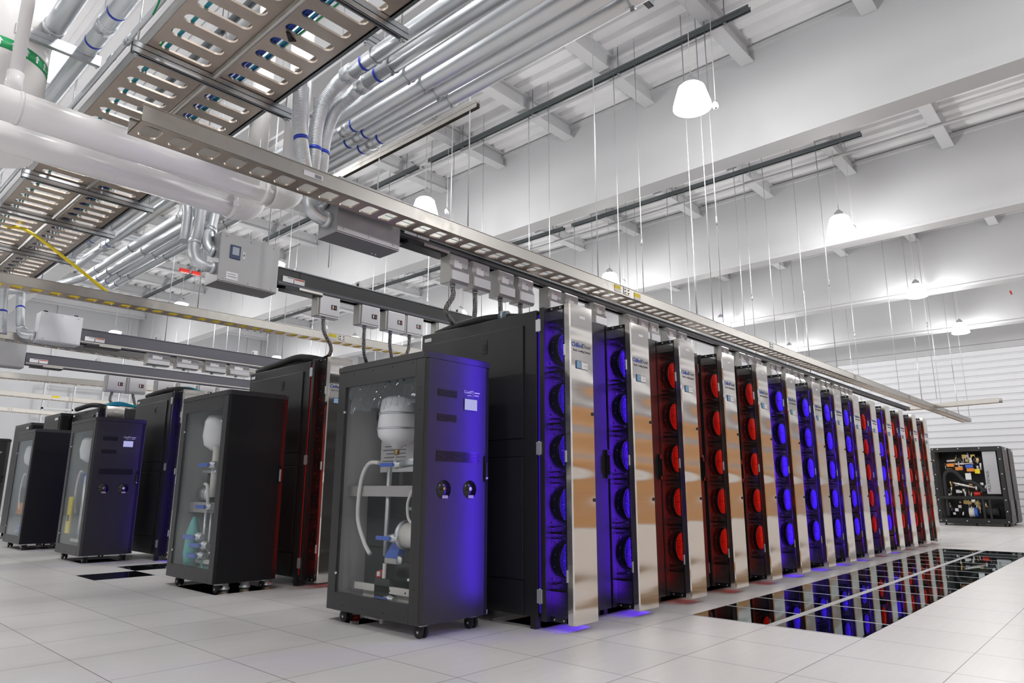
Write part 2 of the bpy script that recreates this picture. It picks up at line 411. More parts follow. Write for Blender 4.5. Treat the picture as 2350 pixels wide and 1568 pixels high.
# walls
w = B(); n = 26; pr_ = [(27.6, 0)]
for i in range(25):
    z = i*.235; pr_ += [(27.30, z), (27.30, z+.17), (27.36, z+.20), (27.36, z+.215)]
pr_ += [(27.3, 5.85), (27.6, 5.85)]
w.prism([(a, b) for a, b in pr_], 'y', YA, YB)
tag(w.build('wall_front', wallm), kind='structure')
tag(B().box(27.0, YA, 6.0, 27.5, YB, DECK).box(27.2, YA, 5.8, 27.5, YB, 6.0, None).build('wall_header', white), kind='structure')
tag(B().box(-10, 25.6, 0, 27.6, 25.9, DECK).build('wall_left', pr('left_wall_paint', (.50, .51, .53), rough=.6, noise=.05, nscale=1)), kind='structure')
tag(B().box(-10, -6.5, 0, 27.6, -6.3, DECK).build('wall_right', wallm), kind='structure')
tag(B().box(-1, -6.3, .45, 27.4, -6.26, 2.6).build('trim_2', wood), kind='structure')  # unseen, height set for the tan band mirrored in the stainless doors
for a_, b_ in ((2.6, 3.2), (3.9, 6.6)): tag(B().box(-1, -6.3, a_, 27.4, -6.26, b_).build('trim_4', pr('grey_reflection_band', (.20, .20, .22), rough=.6)), kind='structure')  # unseen grey bands, added for the dark stripes mirrored in the stainless doors
for i in range(12): tag(B().box(i*2.4-2, 25.55, 0, i*2.4-1.9, 25.6, DECK).build('trim_3', white), kind='structure')

# ---------------------------------------------------------------- racks with cooling doors
ZT, ZB = 2.255, .06
def make_rack(color):
    led, fan = (ledb, fanb) if color == 'blue' else (ledr, fanr)
    t = empty('server_rack', (0, 0, 0))
    b = B(); b.box(.012, .475, ZB+.02, .785, 1.78, ZT-.012, black, .004)
    b.box(.02, .50, 0, .07, .55, ZB+.02, black).box(.72, .50, 0, .77, .55, ZB+.02, black).box(.02, 1.7, 0, .07, 1.75, ZB+.02, black).box(.72, 1.7, 0, .77, 1.75, ZB+.02, black)
    b.build('cabinet', parent=t)
    p = B(); p.box(0, .60, 1.30, .012, 1.755, ZT-.11, black, .003).box(0, .60, .32, .012, 1.755, 1.16, black, .003).box(.006, .60, 1.17, .012, 1.755, 1.29, black, .002).box(0, .60, .09, .012, 1.755, .305, black, .003)
    sp = p.build('side_panel', parent=t)
    l = B(); l.box(-.003, .975, 1.975, .001, 1.025, 2.085, blackg, .001).box(-.005, .985, 2.0, -.002, 1.015, 2.05, rubber, .001); l.build('latch', parent=sp)
    B().box(.009, 1.66, 2.175, .0135, 1.745, 2.205, label).build('label', parent=t)
    # door leaf that carries the cooling unit
    dr = B(); dr.box(.012, .405, ZB, .79, .448, ZT, black, .004).build if False else None
    dr = B().box(.012, .405, ZB, .79, .448, ZT, black, .004).build('door', parent=t)
    B().box(.02, .452, ZB+.05, .034, .468, ZT-.05, gapb if color == 'blue' else gapr).build('light_strip', parent=dr)
    for z in (2.12, 1.22, .22):
        h = B(); h.box(.0, .43, z-.045, .012, .475, z+.045, galv, .002).tube([(.008, .452, z-.05), (.008, .452, z+.05)], .008, 10, galv); h.build('hinge', parent=dr)
    h = B(); h.box(.755, .385, 1.02, .785, .405, 1.24, blackg, .004).box(.762, .37, 1.05, .778, .388, 1.2, blackg, .003); h.build('handle', parent=dr)
    # inside of the cooling unit: ribs between the fans, then the fans
    r = B()
    for i in range(6): r.box(.068, .27, .26+i*.378-.006, .33, .404, .26+i*.378+.006, blackg)
    for i in range(5):
        zc = .45+i*.378; r.box(.08, .375, zc-.155, .33, .40, zc-.148, blackg).box(.08, .375, zc+.148, .33, .40, zc+.155, blackg)
        for s in (-.15, .15): r.tube([(.08, .37, zc+s), (.33, .37, zc+s)], .004, 6, blackg)
        for q in range(4): r.lathe([(0, 0), (.006, 0), (.006, .004), (0, .004)], 6, (.09+.012*q, .397, zc-.12+.08*q), 'y', galv)
    r.build('fan_bracket', parent=dr)
    for i in range(5):
        zc = .45+i*.378; q = B(); cx = .240; cy = .362
        q.lathe([(0, -.016), (.035, -.016), (.10, -.007), (.118, 0), (.118, .026), (0, .026)], 32, (cx, cy, zc), 'y', fan)
        for rr in (.05, .066, .082, .098, .112): q.tube([(cx+rr*math.cos(a*PI/16), cy-.018+rr*.08, zc+rr*math.sin(a*PI/16)) for a in range(33)], .0016, 5, blackg, cap=False)
        for k in range(4): q.box(cx-.115, cy-.0195, zc-.002, cx+.115, cy-.0175, zc+.002, blackg) if k == 0 else None
        q.lathe([(.120, .0), (.128, .0), (.128, .028), (.120, .028), (.120, .0)], 32, (cx, cy, zc), 'y', blackg)
        q.build('fan', parent=dr)
    B().box(.285, .212, .12, .305, .216, 2.2, led).build('light_strip', parent=dr)
    m_ = B().box(.065, .262, ZB+.004, .067, .404, ZT-.004, perf).build('perforated_panel', parent=dr)
    e = B(); e.box(.062, .258, ZB, .068, .266, ZT, blackg).box(.062, .258, ZB, .068, .404, ZB+.03, blackg).box(.062, .258, ZT-.03, .068, .404, ZT, blackg)
    e.tube([(.060, .29, ZT-.014), (.064, .29, ZT-.014)], .006, 8, galv).tube([(.060, .37, ZT-.014), (.064, .37, ZT-.014)], .006, 8, galv).tube([(.060, .29, ZB+.014), (.064, .29, ZB+.014)], .006, 8, galv).tube([(.060, .37, ZB+.014), (.064, .37, ZB+.014)], .006, 8, galv)
    e.build('panel_trim', parent=dr)
    B().box(.333, .262, ZB+.004, .335, .404, ZT-.004, perf).build('perforated_panel', parent=dr)
    # stainless cover, open at both sides behind its returns
    c = B(); c.prism([(.065, .256), (.065, .212), (.073, .203), (.333, .203), (.335, .205), (.335, .256), (.325, .256), (.325, .211), (.075, .211), (.073, .256)], 'z', ZB-.01, ZT+.008, steel)
    c.box(.067, .205, ZB-.008, .333, .256, ZB, steel).box(.067, .205, ZT, .333, .256, ZT+.006, steel)
    cv = c.build('stainless_cover', parent=dr)
    for z in (1.92, 1.16, .36): B().box(.058, .252, z-.04, .066, .262, z+.04, galv, .001).build('cover_hinge', parent=cv)
    for z in (1.47, .86): B().tube([(.318, .204, z), (.318, .196, z)], .0125, 16, rubber).build('lock', parent=cv)
    dd = B(); dd.box(.125, .199, 1.785, .265, .205, 1.845, bezel, .002).box(.132, .197, 1.79, .182, .2, 1.84, lcd).box(.188, .197, 1.788, .262, .2, 1.842, label)
    dd.box(.205, .1965, 1.835, .26, .198, 1.839, labgrey).box(.22, .1965, 1.812, .262, .198, 1.8145, redprint)
    dd.build('control_display', parent=cv)
    text('Chilled', .046, textblue, cv, (.078, .2025, 1.945), FRONT, off=.0011); text('Door', .046, textblack, cv, (.209, .2025, 1.945), FRONT)
    text('Rack Cooling System', .0245, textblack, cv, (.097, .2025, 1.912), FRONT)
    B().box(.18, .201, 2.165, .245, .204, 2.185, label).build('label', parent=cv)
    return t
DX = [2.734, 3.536, 4.33, 5.172, 5.993, 6.808, 7.658, 8.456, 9.257, 10.083, 10.89, 11.712, 12.586, 13.405]
DC = 'bbrrrbbbbrbrrr'
NTH = ['nearest', 'second', 'third', 'fourth', 'fifth', 'sixth', 'seventh', 'eighth', 'ninth', 'tenth', 'eleventh', 'twelfth', 'thirteenth', 'farthest']
RB = make_rack('blue'); RR = make_rack('red'); usedb = usedr = False
def place_rack(color, loc, lab, group):
    global usedb, usedr
    src = RB if color == 'b' else RR
    if color == 'b' and not usedb: usedb = True; o = src; o.location = loc
    elif color == 'r' and not usedr: usedr = True; o = src; o.location = loc
    else: o = dup(src, loc)
    return tag(o, lab, 'server rack', group)
for i, (x, c) in enumerate(zip(DX, DC)):
    place_rack(c, (x-.335, 0, 0), 'black server rack with %s-lit fans behind stainless door, %s of the fourteen along the aisle' % ('blue' if c == 'b' else 'red', NTH[i]), 'racks along the glass-floored aisle')
place_rack('r', (2.40, 3.09, 0), 'black server rack with red-lit fans behind the nearest cooling cabinet', 'racks of the second row')
place_rack('b', (3.20, 3.09, 0), 'blue-lit rack hidden beside the red-lit rack of the second row', 'racks of the second row')
place_rack('b', (2.40, 6.62, 0), 'black server rack with blue-lit fans behind the plain-faced black cabinet', 'racks of the third row')
place_rack('r', (3.20, 6.62, 0), 'rack with stainless door next in the third row', 'racks of the third row')
place_rack('b', (2.36, 9.55, 0), 'black server rack with blue glow behind the third cabinet in the row', 'racks of the fourth row')
def add_spill_light(x, y, col, w_):  # unseen area light, added to carry the door glow onto the cabinet
    L = bpy.data.lights.new('added_spill_light', 'AREA'); L.shape = 'RECTANGLE'; L.size = .03; L.size_y = 2.0; L.energy = w_; L.color = col; L.spread = 1.5
    o = bpy.data.objects.new('added_spill_light', L); COL.objects.link(o); o.location = (x, y, 1.16)
    d = Vector((-.75, .66, 0)).normalized(); o.matrix_world = Matrix(((-d).cross(Vector((0, 0, 1))) * -1, Vector((0, 0, 1)), -d)).transposed().to_4x4(); o.location = (x, y, 1.16)
add_spill_light(2.385, .43, (.09, .02, 1.0), 3.2); add_spill_light(2.385, 3.52, (1, .02, .01), .7); add_spill_light(2.385, 7.05, (.13, .02, 1.0), 1.5)
def dark_rack(x0, y0, w_, d_, h_, lab):
    t = empty('equipment_rack', (x0, y0, 0), lab, 'server rack', 'plain dark racks at far left')
    b = B(); b.box(0, 0, .06, w_, d_, h_, char, .006).box(.03, .03, 0, .08, .08, .06, black).box(w_-.08, .03, 0, w_-.03, .08, .06, black).box(.03, d_-.08, 0, .08, d_-.03, .06, black); b.build('cabinet', parent=t)
    p = B(); p.box(-.008, .06, .2, 0, d_-.06, h_-.3, black, .002).box(-.008, .06, h_-.28, 0, d_-.06, h_-.06, black, .002); p.build('side_panel', parent=t)
    B().box(-.011, .1, h_-.12, -.007, .28, h_-.08, label).build('label', parent=t)
    q = B(); q.box(.03, -.012, .12, w_-.03, 0, h_-.05, blackg, .003)
    for i in range(7): q.box(.05, -.016, .3+i*.25, w_-.05, -.012, .304+i*.25, strutd)
    q.build('door', parent=t)
dark_rack(2.2, 11.40, .6, 1.0, 2.25, 'tall dark rack behind the farthest black cabinet, with white label strip')
dark_rack(2.2, 13.3, .6, 1.2, 2.2, 'lower dark rack far left, second behind the farthest black cabinet')

# ---------------------------------------------------------------- cooling cabinets with see-through side
CW, CD, CB, CT = .625, 1.02, .09, 1.86
def caster(parent, x, y):
    c = B(); c.box(-.03, -.03, .075, .03, .03, .09, galv).box(-.02, -.025, .035, .02, .025, .078, blackg, .004)
    for s in (-.028, .014): c.lathe([(0, 0), (.038, 0), (.042, .004), (.042, .014), (.038, .018), (0, .018)], 20, (s, 0, .042), 'x', rubber)
    c.tube([(-.03, 0, .038), (.032, 0, .038)], .008, 8, galv)
    return c.build('caster', parent=parent, loc=(x, y, 0))
def valve(bm, x, y, z, horizontal=True, s=1.0):
    """Ball valve with a blue lever, lever along Y."""
    bm.tube([(x, y-.05*s, z), (x, y+.05*s, z)], .018*s, 12, galv); bm.lathe([(0, -.025*s), (.022*s, -.02*s), (.026*s, 0), (.022*s, .02*s), (0, .025*s)], 14, (x, y, z), 'y', galv)
    bm.tube([(x, y, z), (x-.03*s, y, z)], .006*s, 8, galv); bm.box(x-.042*s, y-.012*s, z-.012*s, x-.028*s, y+.115*s, z+.012*s, lblue, .005*s)
def cooling_cabinet(loc, lab, vents, variant, tank_y=.62):
    t = empty('cooling_cabinet', loc, lab, 'cooling cabinet', 'black wheeled cooling cabinets at the row ends')
    s = B(); W, D = CW, CD
    # side frame facing -X, back wall, floor, far side
    s.box(0, 0, CB, .03, .095, CT-.05, char, .003).box(0, D-.095, CB, .03, D, CT-.05, char, .003).box(0, .095, CB, .03, D-.095, CB+.12, char).box(0, .095, CT-.17, .03, D-.095, CT-.05, char)
    s.box(.03, .0, CB, W, D, CB+.03, intm).box(W-.02, .02, CB, W, D, CT-.05, intm).box(.03, D-.02, CB, W, D, CT-.05, intm).box(.03, .02, CT-.07, W, D, CT-.05, char)
    for y in (.13, .35, .58, .82): s.box(-.002, y, CT-.08, .001, y+.008, CT-.072, blackg).box(-.002, y, CB+.035, .001, y+.008, CB+.043, blackg)
    for z in (.3, 1.45, 1.6): s.box(-.002, .04, z, .001, .048, z+.008, blackg).box(-.002, D-.05, z-.1, .001, D-.042, z-.092, blackg)
    s.build('frame', parent=t)
    l = B(); l.prism([(.012, -.012), (W-.012, -.012), (W+.006, .02), (W+.006, D), (0-.006, D), (-.006, .01)], 'z', CT-.05, CT-.012, char); l.prism([(.03, .01), (W-.03, .01), (W-.015, .04), (W-.015, D-.02), (.015, D-.02), (.015, .03)], 'z', CT-.012, CT, char)
    l.build('lid', parent=t)
    B().box(.006, .09, CB+.115, .012, D-.09, CT-.165, glass).build('window', parent=t)
    sc_ = B()
    for (y, z) in ((.10, 1.56), (D-.1, 1.50), (.10, .36), (D-.1, .34)): sc_.tube([(-.006, y, z), (.006, y, z)], .009, 10, galv)
    sc_.build('window_screw', parent=t)
    # door facing -Y
    dr = B(); dr.prism([(.006, 0), (.02, -.022), (W-.06, -.022), (W-.012, -.004), (W-.012, .004), (.006, .004)], 'z', CB+.003, CT-.055, char if vents else blackm)
    if vents:
        for (x0, x1, z0, z1) in ((.10, .275, 1.555, 1.603), (.10, .275, 1.385, 1.433), (.10, .505, 1.115, 1.185)): dr.box(x0, -.0255, z0, x1, -.0215, z1, blackg)
    dd = dr.build('door', parent=t)
    hx = W-.075; h = B(); h.box(hx, -.036, .985, hx+.028, -.02, 1.165, blackg, .004).box(hx+.006, -.044, 1.01, hx+.022, -.034, 1.12, rubber if vents else galv, .003).tube([(hx+.014, -.046, 1.01), (hx+.014, -.03, 1.01)], .008, 10, galv); h.build('handle', parent=dd)
    if vents:
        for (x0, x1, z0, z1) in ((.10, .275, 1.555, 1.603), (.10, .275, 1.385, 1.433), (.10, .505, 1.115, 1.185)):
            v = B(); n = int((x1-x0)/.012); r_ = int((z1-z0)/.011)
            for i in range(n):
                for j in range(r_): v.lathe([(0, 0), (.0042, 0), (.0042, .001), (0, .001)], 6, (x0+.006+i*.012+(.006 if j % 2 else 0), -.0266, z0+.006+j*.011), 'y', rubber)
            v.build('vent_grille', parent=dd)
        for cx in (.175, .415):
            v = B(); v.lathe([(0, 0), (.062, 0), (.062, .002), (0, .002)], 36, (cx, -.0245, .93), 'y', blackg); v.lathe([(0, 0), (.014, 0), (.012, .003), (0, .004)], 14, (cx+.002, -.029, .935), 'y', brass if cx < .3 else textwhite)
            v.box(cx-.015, -.0262, .872, cx+.035, -.0252, .892, intm).build('round_grille', parent=dd)
        B().box(.345, -.027, 1.475, .475, -.0225, 1.562, bezel, .002).box(.35, -.0285, 1.48, .47, -.0265, 1.557, scrn).build('touch_screen', parent=dd)
        text('CoolIT', .03, textwhite, dd, (.345, -.0235, 1.598), FRONT); text('systems', .014, textwhite, dd, (.375, -.0235, 1.58), FRONT)
        q = B().box(.435, -.024, 1.575, .4365, -.0225, 1.625, textwhite).box(.447, -.024, 1.604, .50, -.0225, 1.611, textwhite).box(.447, -.024, 1.585, .49, -.0225, 1.591, textwhite); q.build('logo', parent=dd)
    for (x, y) in ((.09, .07), (W-.09, .07), (.09, D-.12), (W-.09, D-.12)): caster(t, x, y)
    # inside, seen through the window
    if variant == 0:
        i_ = B(); i_.box(.30, .03, .93, W-.03, D-.03, .95, intm).box(.12, .03, .88, .14, D-.03, .955, intm).box(.34, .04, 1.47, .36, D-.04, 1.53, black)
        i_.box(.30, .03, .14, .32, D-.03, .90, char).box(.30, .03, .50, .315, D-.03, .515, galv).build('shelf', parent=t)
        ps = B(); ps.box(.36, .12, 1.06, .365, .93, 1.44, label);  # banner reflection of the window, modelled as a printed board inside
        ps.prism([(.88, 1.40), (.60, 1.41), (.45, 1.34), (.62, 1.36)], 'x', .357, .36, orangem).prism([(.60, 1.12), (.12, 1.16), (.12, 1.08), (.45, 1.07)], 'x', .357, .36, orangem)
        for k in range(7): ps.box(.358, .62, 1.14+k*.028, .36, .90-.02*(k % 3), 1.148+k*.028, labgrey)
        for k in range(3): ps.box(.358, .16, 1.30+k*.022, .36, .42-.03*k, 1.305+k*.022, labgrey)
        ps.build('reflected_banner', parent=t)
        fl = B(); rn_ = random.Random(5); ny, nz_ = 40, 8
        vv = [[fl.bm.verts.new((.030+.012*math.sin(j*1.7+i*.9)+rn_.uniform(-.006, .006), .11+.80*j/ny, 1.50+.20*i/nz_+.012*math.sin(j*.6))) for j in range(ny+1)] for i in range(nz_+1)]
        for i in range(nz_):
            for j in range(ny): q_ = fl.bm.faces.new((vv[i][j], vv[i][j+1], vv[i+1][j+1], vv[i+1][j])); q_.smooth = True
        fl.build('plastic_film', film, parent=t)
        tk = B(); tk.lathe([(0, 1.60), (.10, 1.60), (.125, 1.58), (.14, 1.48), (.15, 1.36), (.142, 1.31), (.10, 1.265), (.045, 1.245), (.035, 1.22), (0, 1.22)], 28, (.22, .55, 0), 'z', plas)
        for z in (1.36, 1.47): tk.lathe([(.146 if z < 1.4 else .142, z), (.154 if z < 1.4 else .147, z), (.154 if z < 1.4 else .147, z+.012), (.146 if z < 1.4 else .142, z+.012)], 28, (.22, .55, 0), 'z', galv)
        tk.tube([(.22, .55, 1.23), (.22, .55, 1.18)], .02, 10, brass); tk.tube([(.22, .55, 1.19), (.21, .60, 1.07)], .006, 8, hosew); tk.build('coolant_tank', parent=t)
        hs = B(); hs.tube(curve3([(.10, .60, 1.12), (.10, .72, 1.115), (.10, .80, 1.02), (.10, .83, .86), (.10, .82, .70), (.10, .73, .55), (.10, .66, .48)]), .015, 12, hosew)
        hs.build('hose', parent=t)
        hs = B(); hs.tube(curve3([(.10, .22, .92), (.10, .26, .83), (.10, .24, .73), (.10, .16, .70), (.12, .10, .71)]), .010, 10, hosew); hs.build('hose', parent=t)
        pp = B(); pp.tube([(.16, .55, 1.10), (.16, .56, .47)], .018, 12, galv); pp.tube([(.15, .55, .42), (.15, .56, .02)], .014, 12, cream)
        pp.tube([(.14, .19, 1.24), (.14, .18, .82)], .045, 18, galv); pp.tube([(.14, .19, 1.24), (.14, .19, 1.36)], .018, 10, brass); pp.tube([(.14, .19, .82), (.14, .18, .62)], .03, 14, galv); pp.tube([(.14, .30, .80), (.14, .12, .80)], .012, 10, galv)
        pp.tube([(.14, .40, 1.11), (.14, .14, 1.13)], .032, 14, galv); pp.build('pipe', parent=t)
        pv = B(); pv.box(.13, .08, .75, .15, .115, 1.46, cream).build('rail', parent=t)
        for (y, z, k) in ((.40, 1.10, 1.15), (.40, .60, 1.2), (.42, .20, 1.0)):
            v = B(); valve(v, .10, y, z, s=k); v.build('valve', parent=t)
        v = B(); v.box(.12, .45, .09+.05, .16, .62, .32, black); v.box(.28, .42, .12, .30, .70, .42, blackg); v.build('control_box', parent=t)
        pm = B(); pm.lathe([(0, -.10), (.07, -.09), (.085, -.02), (.085, .12), (0, .12)], 24, (.18, .22, .62), 'y', cream)
        for k in range(9): pm.lathe([(.088, 0), (.098, 0), (.098, .006), (.088, .006)], 20, (.18, .135-.016*k, .62), 'y', intm)
        pm.lathe([(.05, 0), (.10, .0), (.10, .02), (.05, .02)], 24, (.18, .35, .62), 'y', galv); pm.build('pump', parent=t)
        # items on the bottom
        rd = B(); rd.box(.12, .095, CB+.14, .14, .86, CB+.185, cream).box(.17, .095, CB+.06, .19, .82, CB+.13, cream)
        for y in (.27, .44): rd.box(.118, y, CB+.155, .121, y+.012, CB+.165, blackg)
        rd.build('bottom_rail', parent=t)
        bt = B(); bt.box(.15, .42, .42, .21, .56, .46, intm, .008); bt.prism([(.56, .46), (.42, .46), (.38, .56), (.46, .58)], 'x', .15, .20, lblue); bt.lathe([(0, 0), (.03, 0), (.03, .03), (0, .03)], 16, (.15, .40, .45), 'x', galv); bt.build('filter_valve', parent=t)
        rr = B(); rr.lathe([(0, 0), (.035, 0), (.04, .02), (.035, .05), (0, .05)], 18, (.16, .63, .33), 'x', redm); rr.box(.145, .60, .33, .155, .63, .36, label); rr.build('red_gauge', parent=t)
    elif variant == 1:
        i_ = B(); i_.box(.36, .40, .25, .38, .95, 1.05, char).box(.30, .03, .80, W-.03, D-.03, .83, black).box(.15, .03, .70, .17, D-.03, .80, intm).box(.40, .50, 1.25, .42, .92, 1.65, intm).box(.3, .12, 1.0, .32, .36, 1.45, label); i_.build('shelf', parent=t)
        tk = B(); tk.lathe([(0, 1.66), (.10, 1.66), (.13, 1.60), (.14, 1.45), (.12, 1.36), (.05, 1.31), (0, 1.30)], 26, (.2, .60, 0), 'z', plas); tk.build('coolant_tank', parent=t)
        pp = B(); pp.tube([(.16, .50, 1.35), (.16, .50, .85)], .035, 14, cream); pp.tube([(.14, .56, .75), (.14, .56, .25)], .016, 10, galv); pp.tube([(.14, .44, .70), (.14, .44, .30)], .012, 10, galv); pp.tube([(.14, .40, 1.1), (.14, .70, 1.1)], .016, 10, galv); pp.tube([(.2, .62, 1.1), (.2, .62, .85)], .05, 14, rubber); pp.build('pipe', parent=t)
        hs = B(); hs.tube(curve3([(.12, .60, .98), (.12, .54, .95), (.12, .50, .80), (.12, .52, .70)]), .016, 10, hosew); hs.build('hose', parent=t)
        hs = B(); hs.tube(curve3([(.12, .50, .28), (.12, .50, .20), (.12, .42, .17), (.12, .36, .20)]), .014, 10, bagm); hs.build('hose', parent=t)
        for (y, z, k) in ((.44, 1.16, 1.6), (.44, .76, 1.5), (.60, .47, 1.8), (.46, .40, 1.7), (.52, .30, 1.7)):
            v = B(); valve(v, .11, y, z, s=k); v.build('valve', parent=t)
        pm = B(); pm.lathe([(0, -.10), (.06, -.09), (.08, 0), (.08, .1), (0, .1)], 22, (.22, .72, .88), 'y', boxm); pm.lathe([(.05, 0), (.09, 0), (.09, .02), (.05, .02)], 20, (.22, .62, .88), 'y', galv); pm.build('pump', parent=t)
        bg = B(); bg.lathe([(0, .10+.08), (.06, .2), (.075, .32), (.06, .52), (.03, .62), (.012, .66), (0, .66)], 14, (.10, .72, 0), 'z', bagm); bg.build('plastic_bag', parent=t)
        rd = B(); rd.box(.12, .095, CB+.14, .14, .86, CB+.18, cream).box(.17, .095, CB+.05, .19, .82, CB+.12, cream); rd.build('bottom_rail', parent=t)
    else:
        i_ = B(); i_.box(.30, .03, .80, W-.03, D-.03, .83, intm).box(.45, .1, .95, .47, .9, 1.6, label); i_.build('shelf', parent=t)
        tk = B(); tk.lathe([(0, 1.62), (.10, 1.62), (.125, 1.58), (.14, 1.45), (.12, 1.34), (.05, 1.29), (0, 1.28)], 26, (.2, .74, 0), 'z', plas); tk.build('coolant_tank', parent=t)
        hs = B(); hs.tube(curve3([(.10, .62, 1.15), (.10, .72, 1.15), (.10, .80, 1.0), (.10, .80, .75), (.10, .72, .60)]), .016, 10, hosew); hs.build('hose', parent=t)
        if variant == 2:
            b_ = B(); b_.box(.04, .70, .34, .06, .86, .82, yellowm, .004); b_.box(.038, .73, .5, .04, .83, .58, blackg).build('yellow_tag', parent=t)
            v = B(); v.box(.14, .56, .98, .20, .74, 1.14, lblue, .01); v.tube([(.16, .62, 1.1), (.16, .62, .25)], .035, 12, galv); v.tube([(.16, .50, .9), (.16, .50, .3)], .03, 12, steel); v.build('valve', parent=t)
        else:
            b_ = B(); b_.box(.10, .55, .52, .22, .88, .70, orangem, .01).build('orange_box', parent=t)
            v = B(); v.box(.10, .50, .72, .24, .85, .95, black, .01); v.box(.12, .6, .2, .2, .8, .4, lblue, .02); v.build('pump', parent=t)
        rd = B(); rd.box(.12, .095, CB+.14, .14, .86, CB+.18, cream); rd.build('bottom_rail', parent=t)
    return t
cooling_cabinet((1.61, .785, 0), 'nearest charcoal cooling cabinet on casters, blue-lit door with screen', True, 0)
cooling_cabinet((1.585, 3.60, 0), 'second cooling cabinet, plain black door and teal bag behind its window', False, 1)
cooling_cabinet((1.60, 7.38, 0), 'third cooling cabinet with screen, round grilles and yellow tag inside', True, 2)
cooling_cabinet((1.58, 10.18, 0), 'fourth cooling cabinet, plain black door, orange part behind its window', False, 3)
cooling_cabinet((1.30, 13.3, 0), 'cooling cabinet cut by the left edge of the photo', True, 4)
def floor_hose(x, y, kind, lab, grp):
    b = B()
    if kind == 'flange': b.tube([(0, 0, -.5), (0, 0, .12)], .032, 16, cream).lathe([(.03, -.01), (.045, -.005), (.045, .03), (.03, .035)], 16, (0, 0, 0), 'z', redp)
    else: b.tube([(0, 0, -.5), (0, 0, .02)], .042, 16, hosebraid).lathe([(.0, .03), (.05, .03), (.052, .045), (.04, .055), (.04, .10), (0, .10)], 16, (0, 0, 0), 'z', galv)
    tag(b.build('coolant_hose' if kind != 'flange' else 'coolant_pipe', loc=(x, y, 0)), lab, 'hose' if kind != 'flange' else 'pipe', grp)
floor_hose(1.80, 1.72, 'flange', 'short pipe with red collar rising from the floor under the nearest cabinet', None)
for i, x in enumerate((1.73, 1.93, 2.15)): floor_hose(x, 3.665, 'hose', 'braided hose rising from the floor under the second cabinet, %s of three' % ('left', 'middle', 'right')[i], 'hoses under the second cabinet')
for i, x in enumerate((1.70, 1.9, 2.1)): floor_hose(x, 10.40, 'hose', 'braided hose under the fourth cabinet, %s of three' % ('left', 'middle', 'right')[i], 'hoses under the fourth cabinet')

# ---------------------------------------------------------------- cable trays over the rows
def cable_tray(x0, y0, x1, y1, z, lab, grp, pitch=.166, W=.225, hw=.105, hh=.15, H=.10, rr=.034, cables=(), dirY=False):
    L = math.hypot(x1-x0, y1-y0); n = max(1, int(L/pitch)); L = n*pitch
    t = empty('cable_tray', (x0, y0, z), lab, 'cable tray', grp, rz=math.atan2(y1-y0, x1-x0))
    b = B(); b.pan(n, pitch, W-.01, .012, hw, hh, rr, panm, y0=W/2); b.build('tray_pan', parent=t)
    for y in (0, W):
        s = 1 if y == 0 else -1
        r = B(); r.box(0, min(y, y+.003*s), 0, L, max(y, y+.003*s), H, traym).box(0, min(y, y+.02*s), H-.003, L, max(y, y+.02*s), H, traym).box(0, min(y, y-.006*s), H-.004, L, max(y, y-.006*s), H, traym)
        r.build('side_rail', parent=t)
    return t, L
def splice(t, x, W=0):
    b = B(); b.box(x-.055, -.006, .015, x+.055, 0, .09, traym, .001)
    for dx in (-.028, .028):
        for dz in (.035, .07): b.lathe([(0, 0), (.009, 0), (.007, .006), (0, .006)], 8, (x+dx, -.012, dz), 'y', strutd)
    b.build('splice_plate', parent=t)
def sticker(t, x, z, w_=.09, h=.05, m=yellowm, nm='warning_label'):
    B().box(x, -.004, z, x+w_, -.001, z+h, m).box(x, -.0045, z-.03, x+w_, -.001, z, label).build(nm, parent=t)
tA, LA = cable_tray(-.22, 1.065, 22.4, .83, 2.9, 'perforated metal cable tray running above the nearest rack row', 'cable trays above the rack rows')
for x in (4.72, 8.4, 12.1, 15.8, 19.4): splice(tA, x)
sticker(tA, 4.50, .045, .11, .04); sticker(tA, 4.86, .03, .12, .045)
B().box(.98, -.004, .03, 1.12, -.001, .065, label).box(1.06, -.0048, .035, 1.11, -.001, .06, labgrey).build('paper_label', parent=tA)
tB, LB = cable_tray(-1.6, 5.33, 16.5, 4.70, 2.9, 'perforated tray holding yellow cable above the second rack row', 'cable trays above the rack rows')
splice(tB, 5.4); sticker(tB, 5.2, .04, .12, .045)
tC, LC = cable_tray(-.5, 8.24, 16, 9.9, 2.9, 'perforated tray with teal cables above the third rack row', 'cable trays above the rack rows'); splice(tC, 4.6)
tD, LD = cable_tray(-.5, 12.6, 16, 10.6, 2.9, 'perforated tray above the fourth rack row', 'cable trays above the rack rows'); splice(tD, 3.6)
tE, LE = cable_tray(-.5, 14.9, 16, 17.0, 2.9, 'perforated tray with yellow label, fifth from the camera', 'cable trays above the rack rows'); splice(tE, 3.9); sticker(tE, 3.5, .04, .14, .05)
tF, LF_ = cable_tray(-.5, 18.4, 16, 21.2, 2.9, 'perforated tray at far left, sixth from the camera', 'cable trays above the rack rows'); splice(tF, 3.5); sticker(tF, 3.0, .04, .16, .05)
tX, LX = cable_tray(17.85, -.50, 18.3, 1.75, 2.93, 'short perforated tray crossing over the far end of the nearest tray', None)
def lying(name, pts, r, m, lab, cat, grp=None, seg=8):
    return tag(B().tube(pts, r, seg, m).build(name), lab, cat, grp)
for i in range(1): lying('teal_cable', [(1.5, 1.16, 2.908), (6, 1.12, 2.908), (21.5, .95, 2.908)], .0025, tealc, 'thin teal cable lying in the nearest cable tray', 'cable')
for i in range(4): lying('yellow_cable_duct', [(-1.2, 5.37+.035*i, 2.925), (7, 5.09+.035*i, 2.925), (14, 4.83+.035*i, 2.925)], .015, yellowm, 'yellow cable lying in the tray above the second rack row', 'cable', 'yellow cables in the second tray')
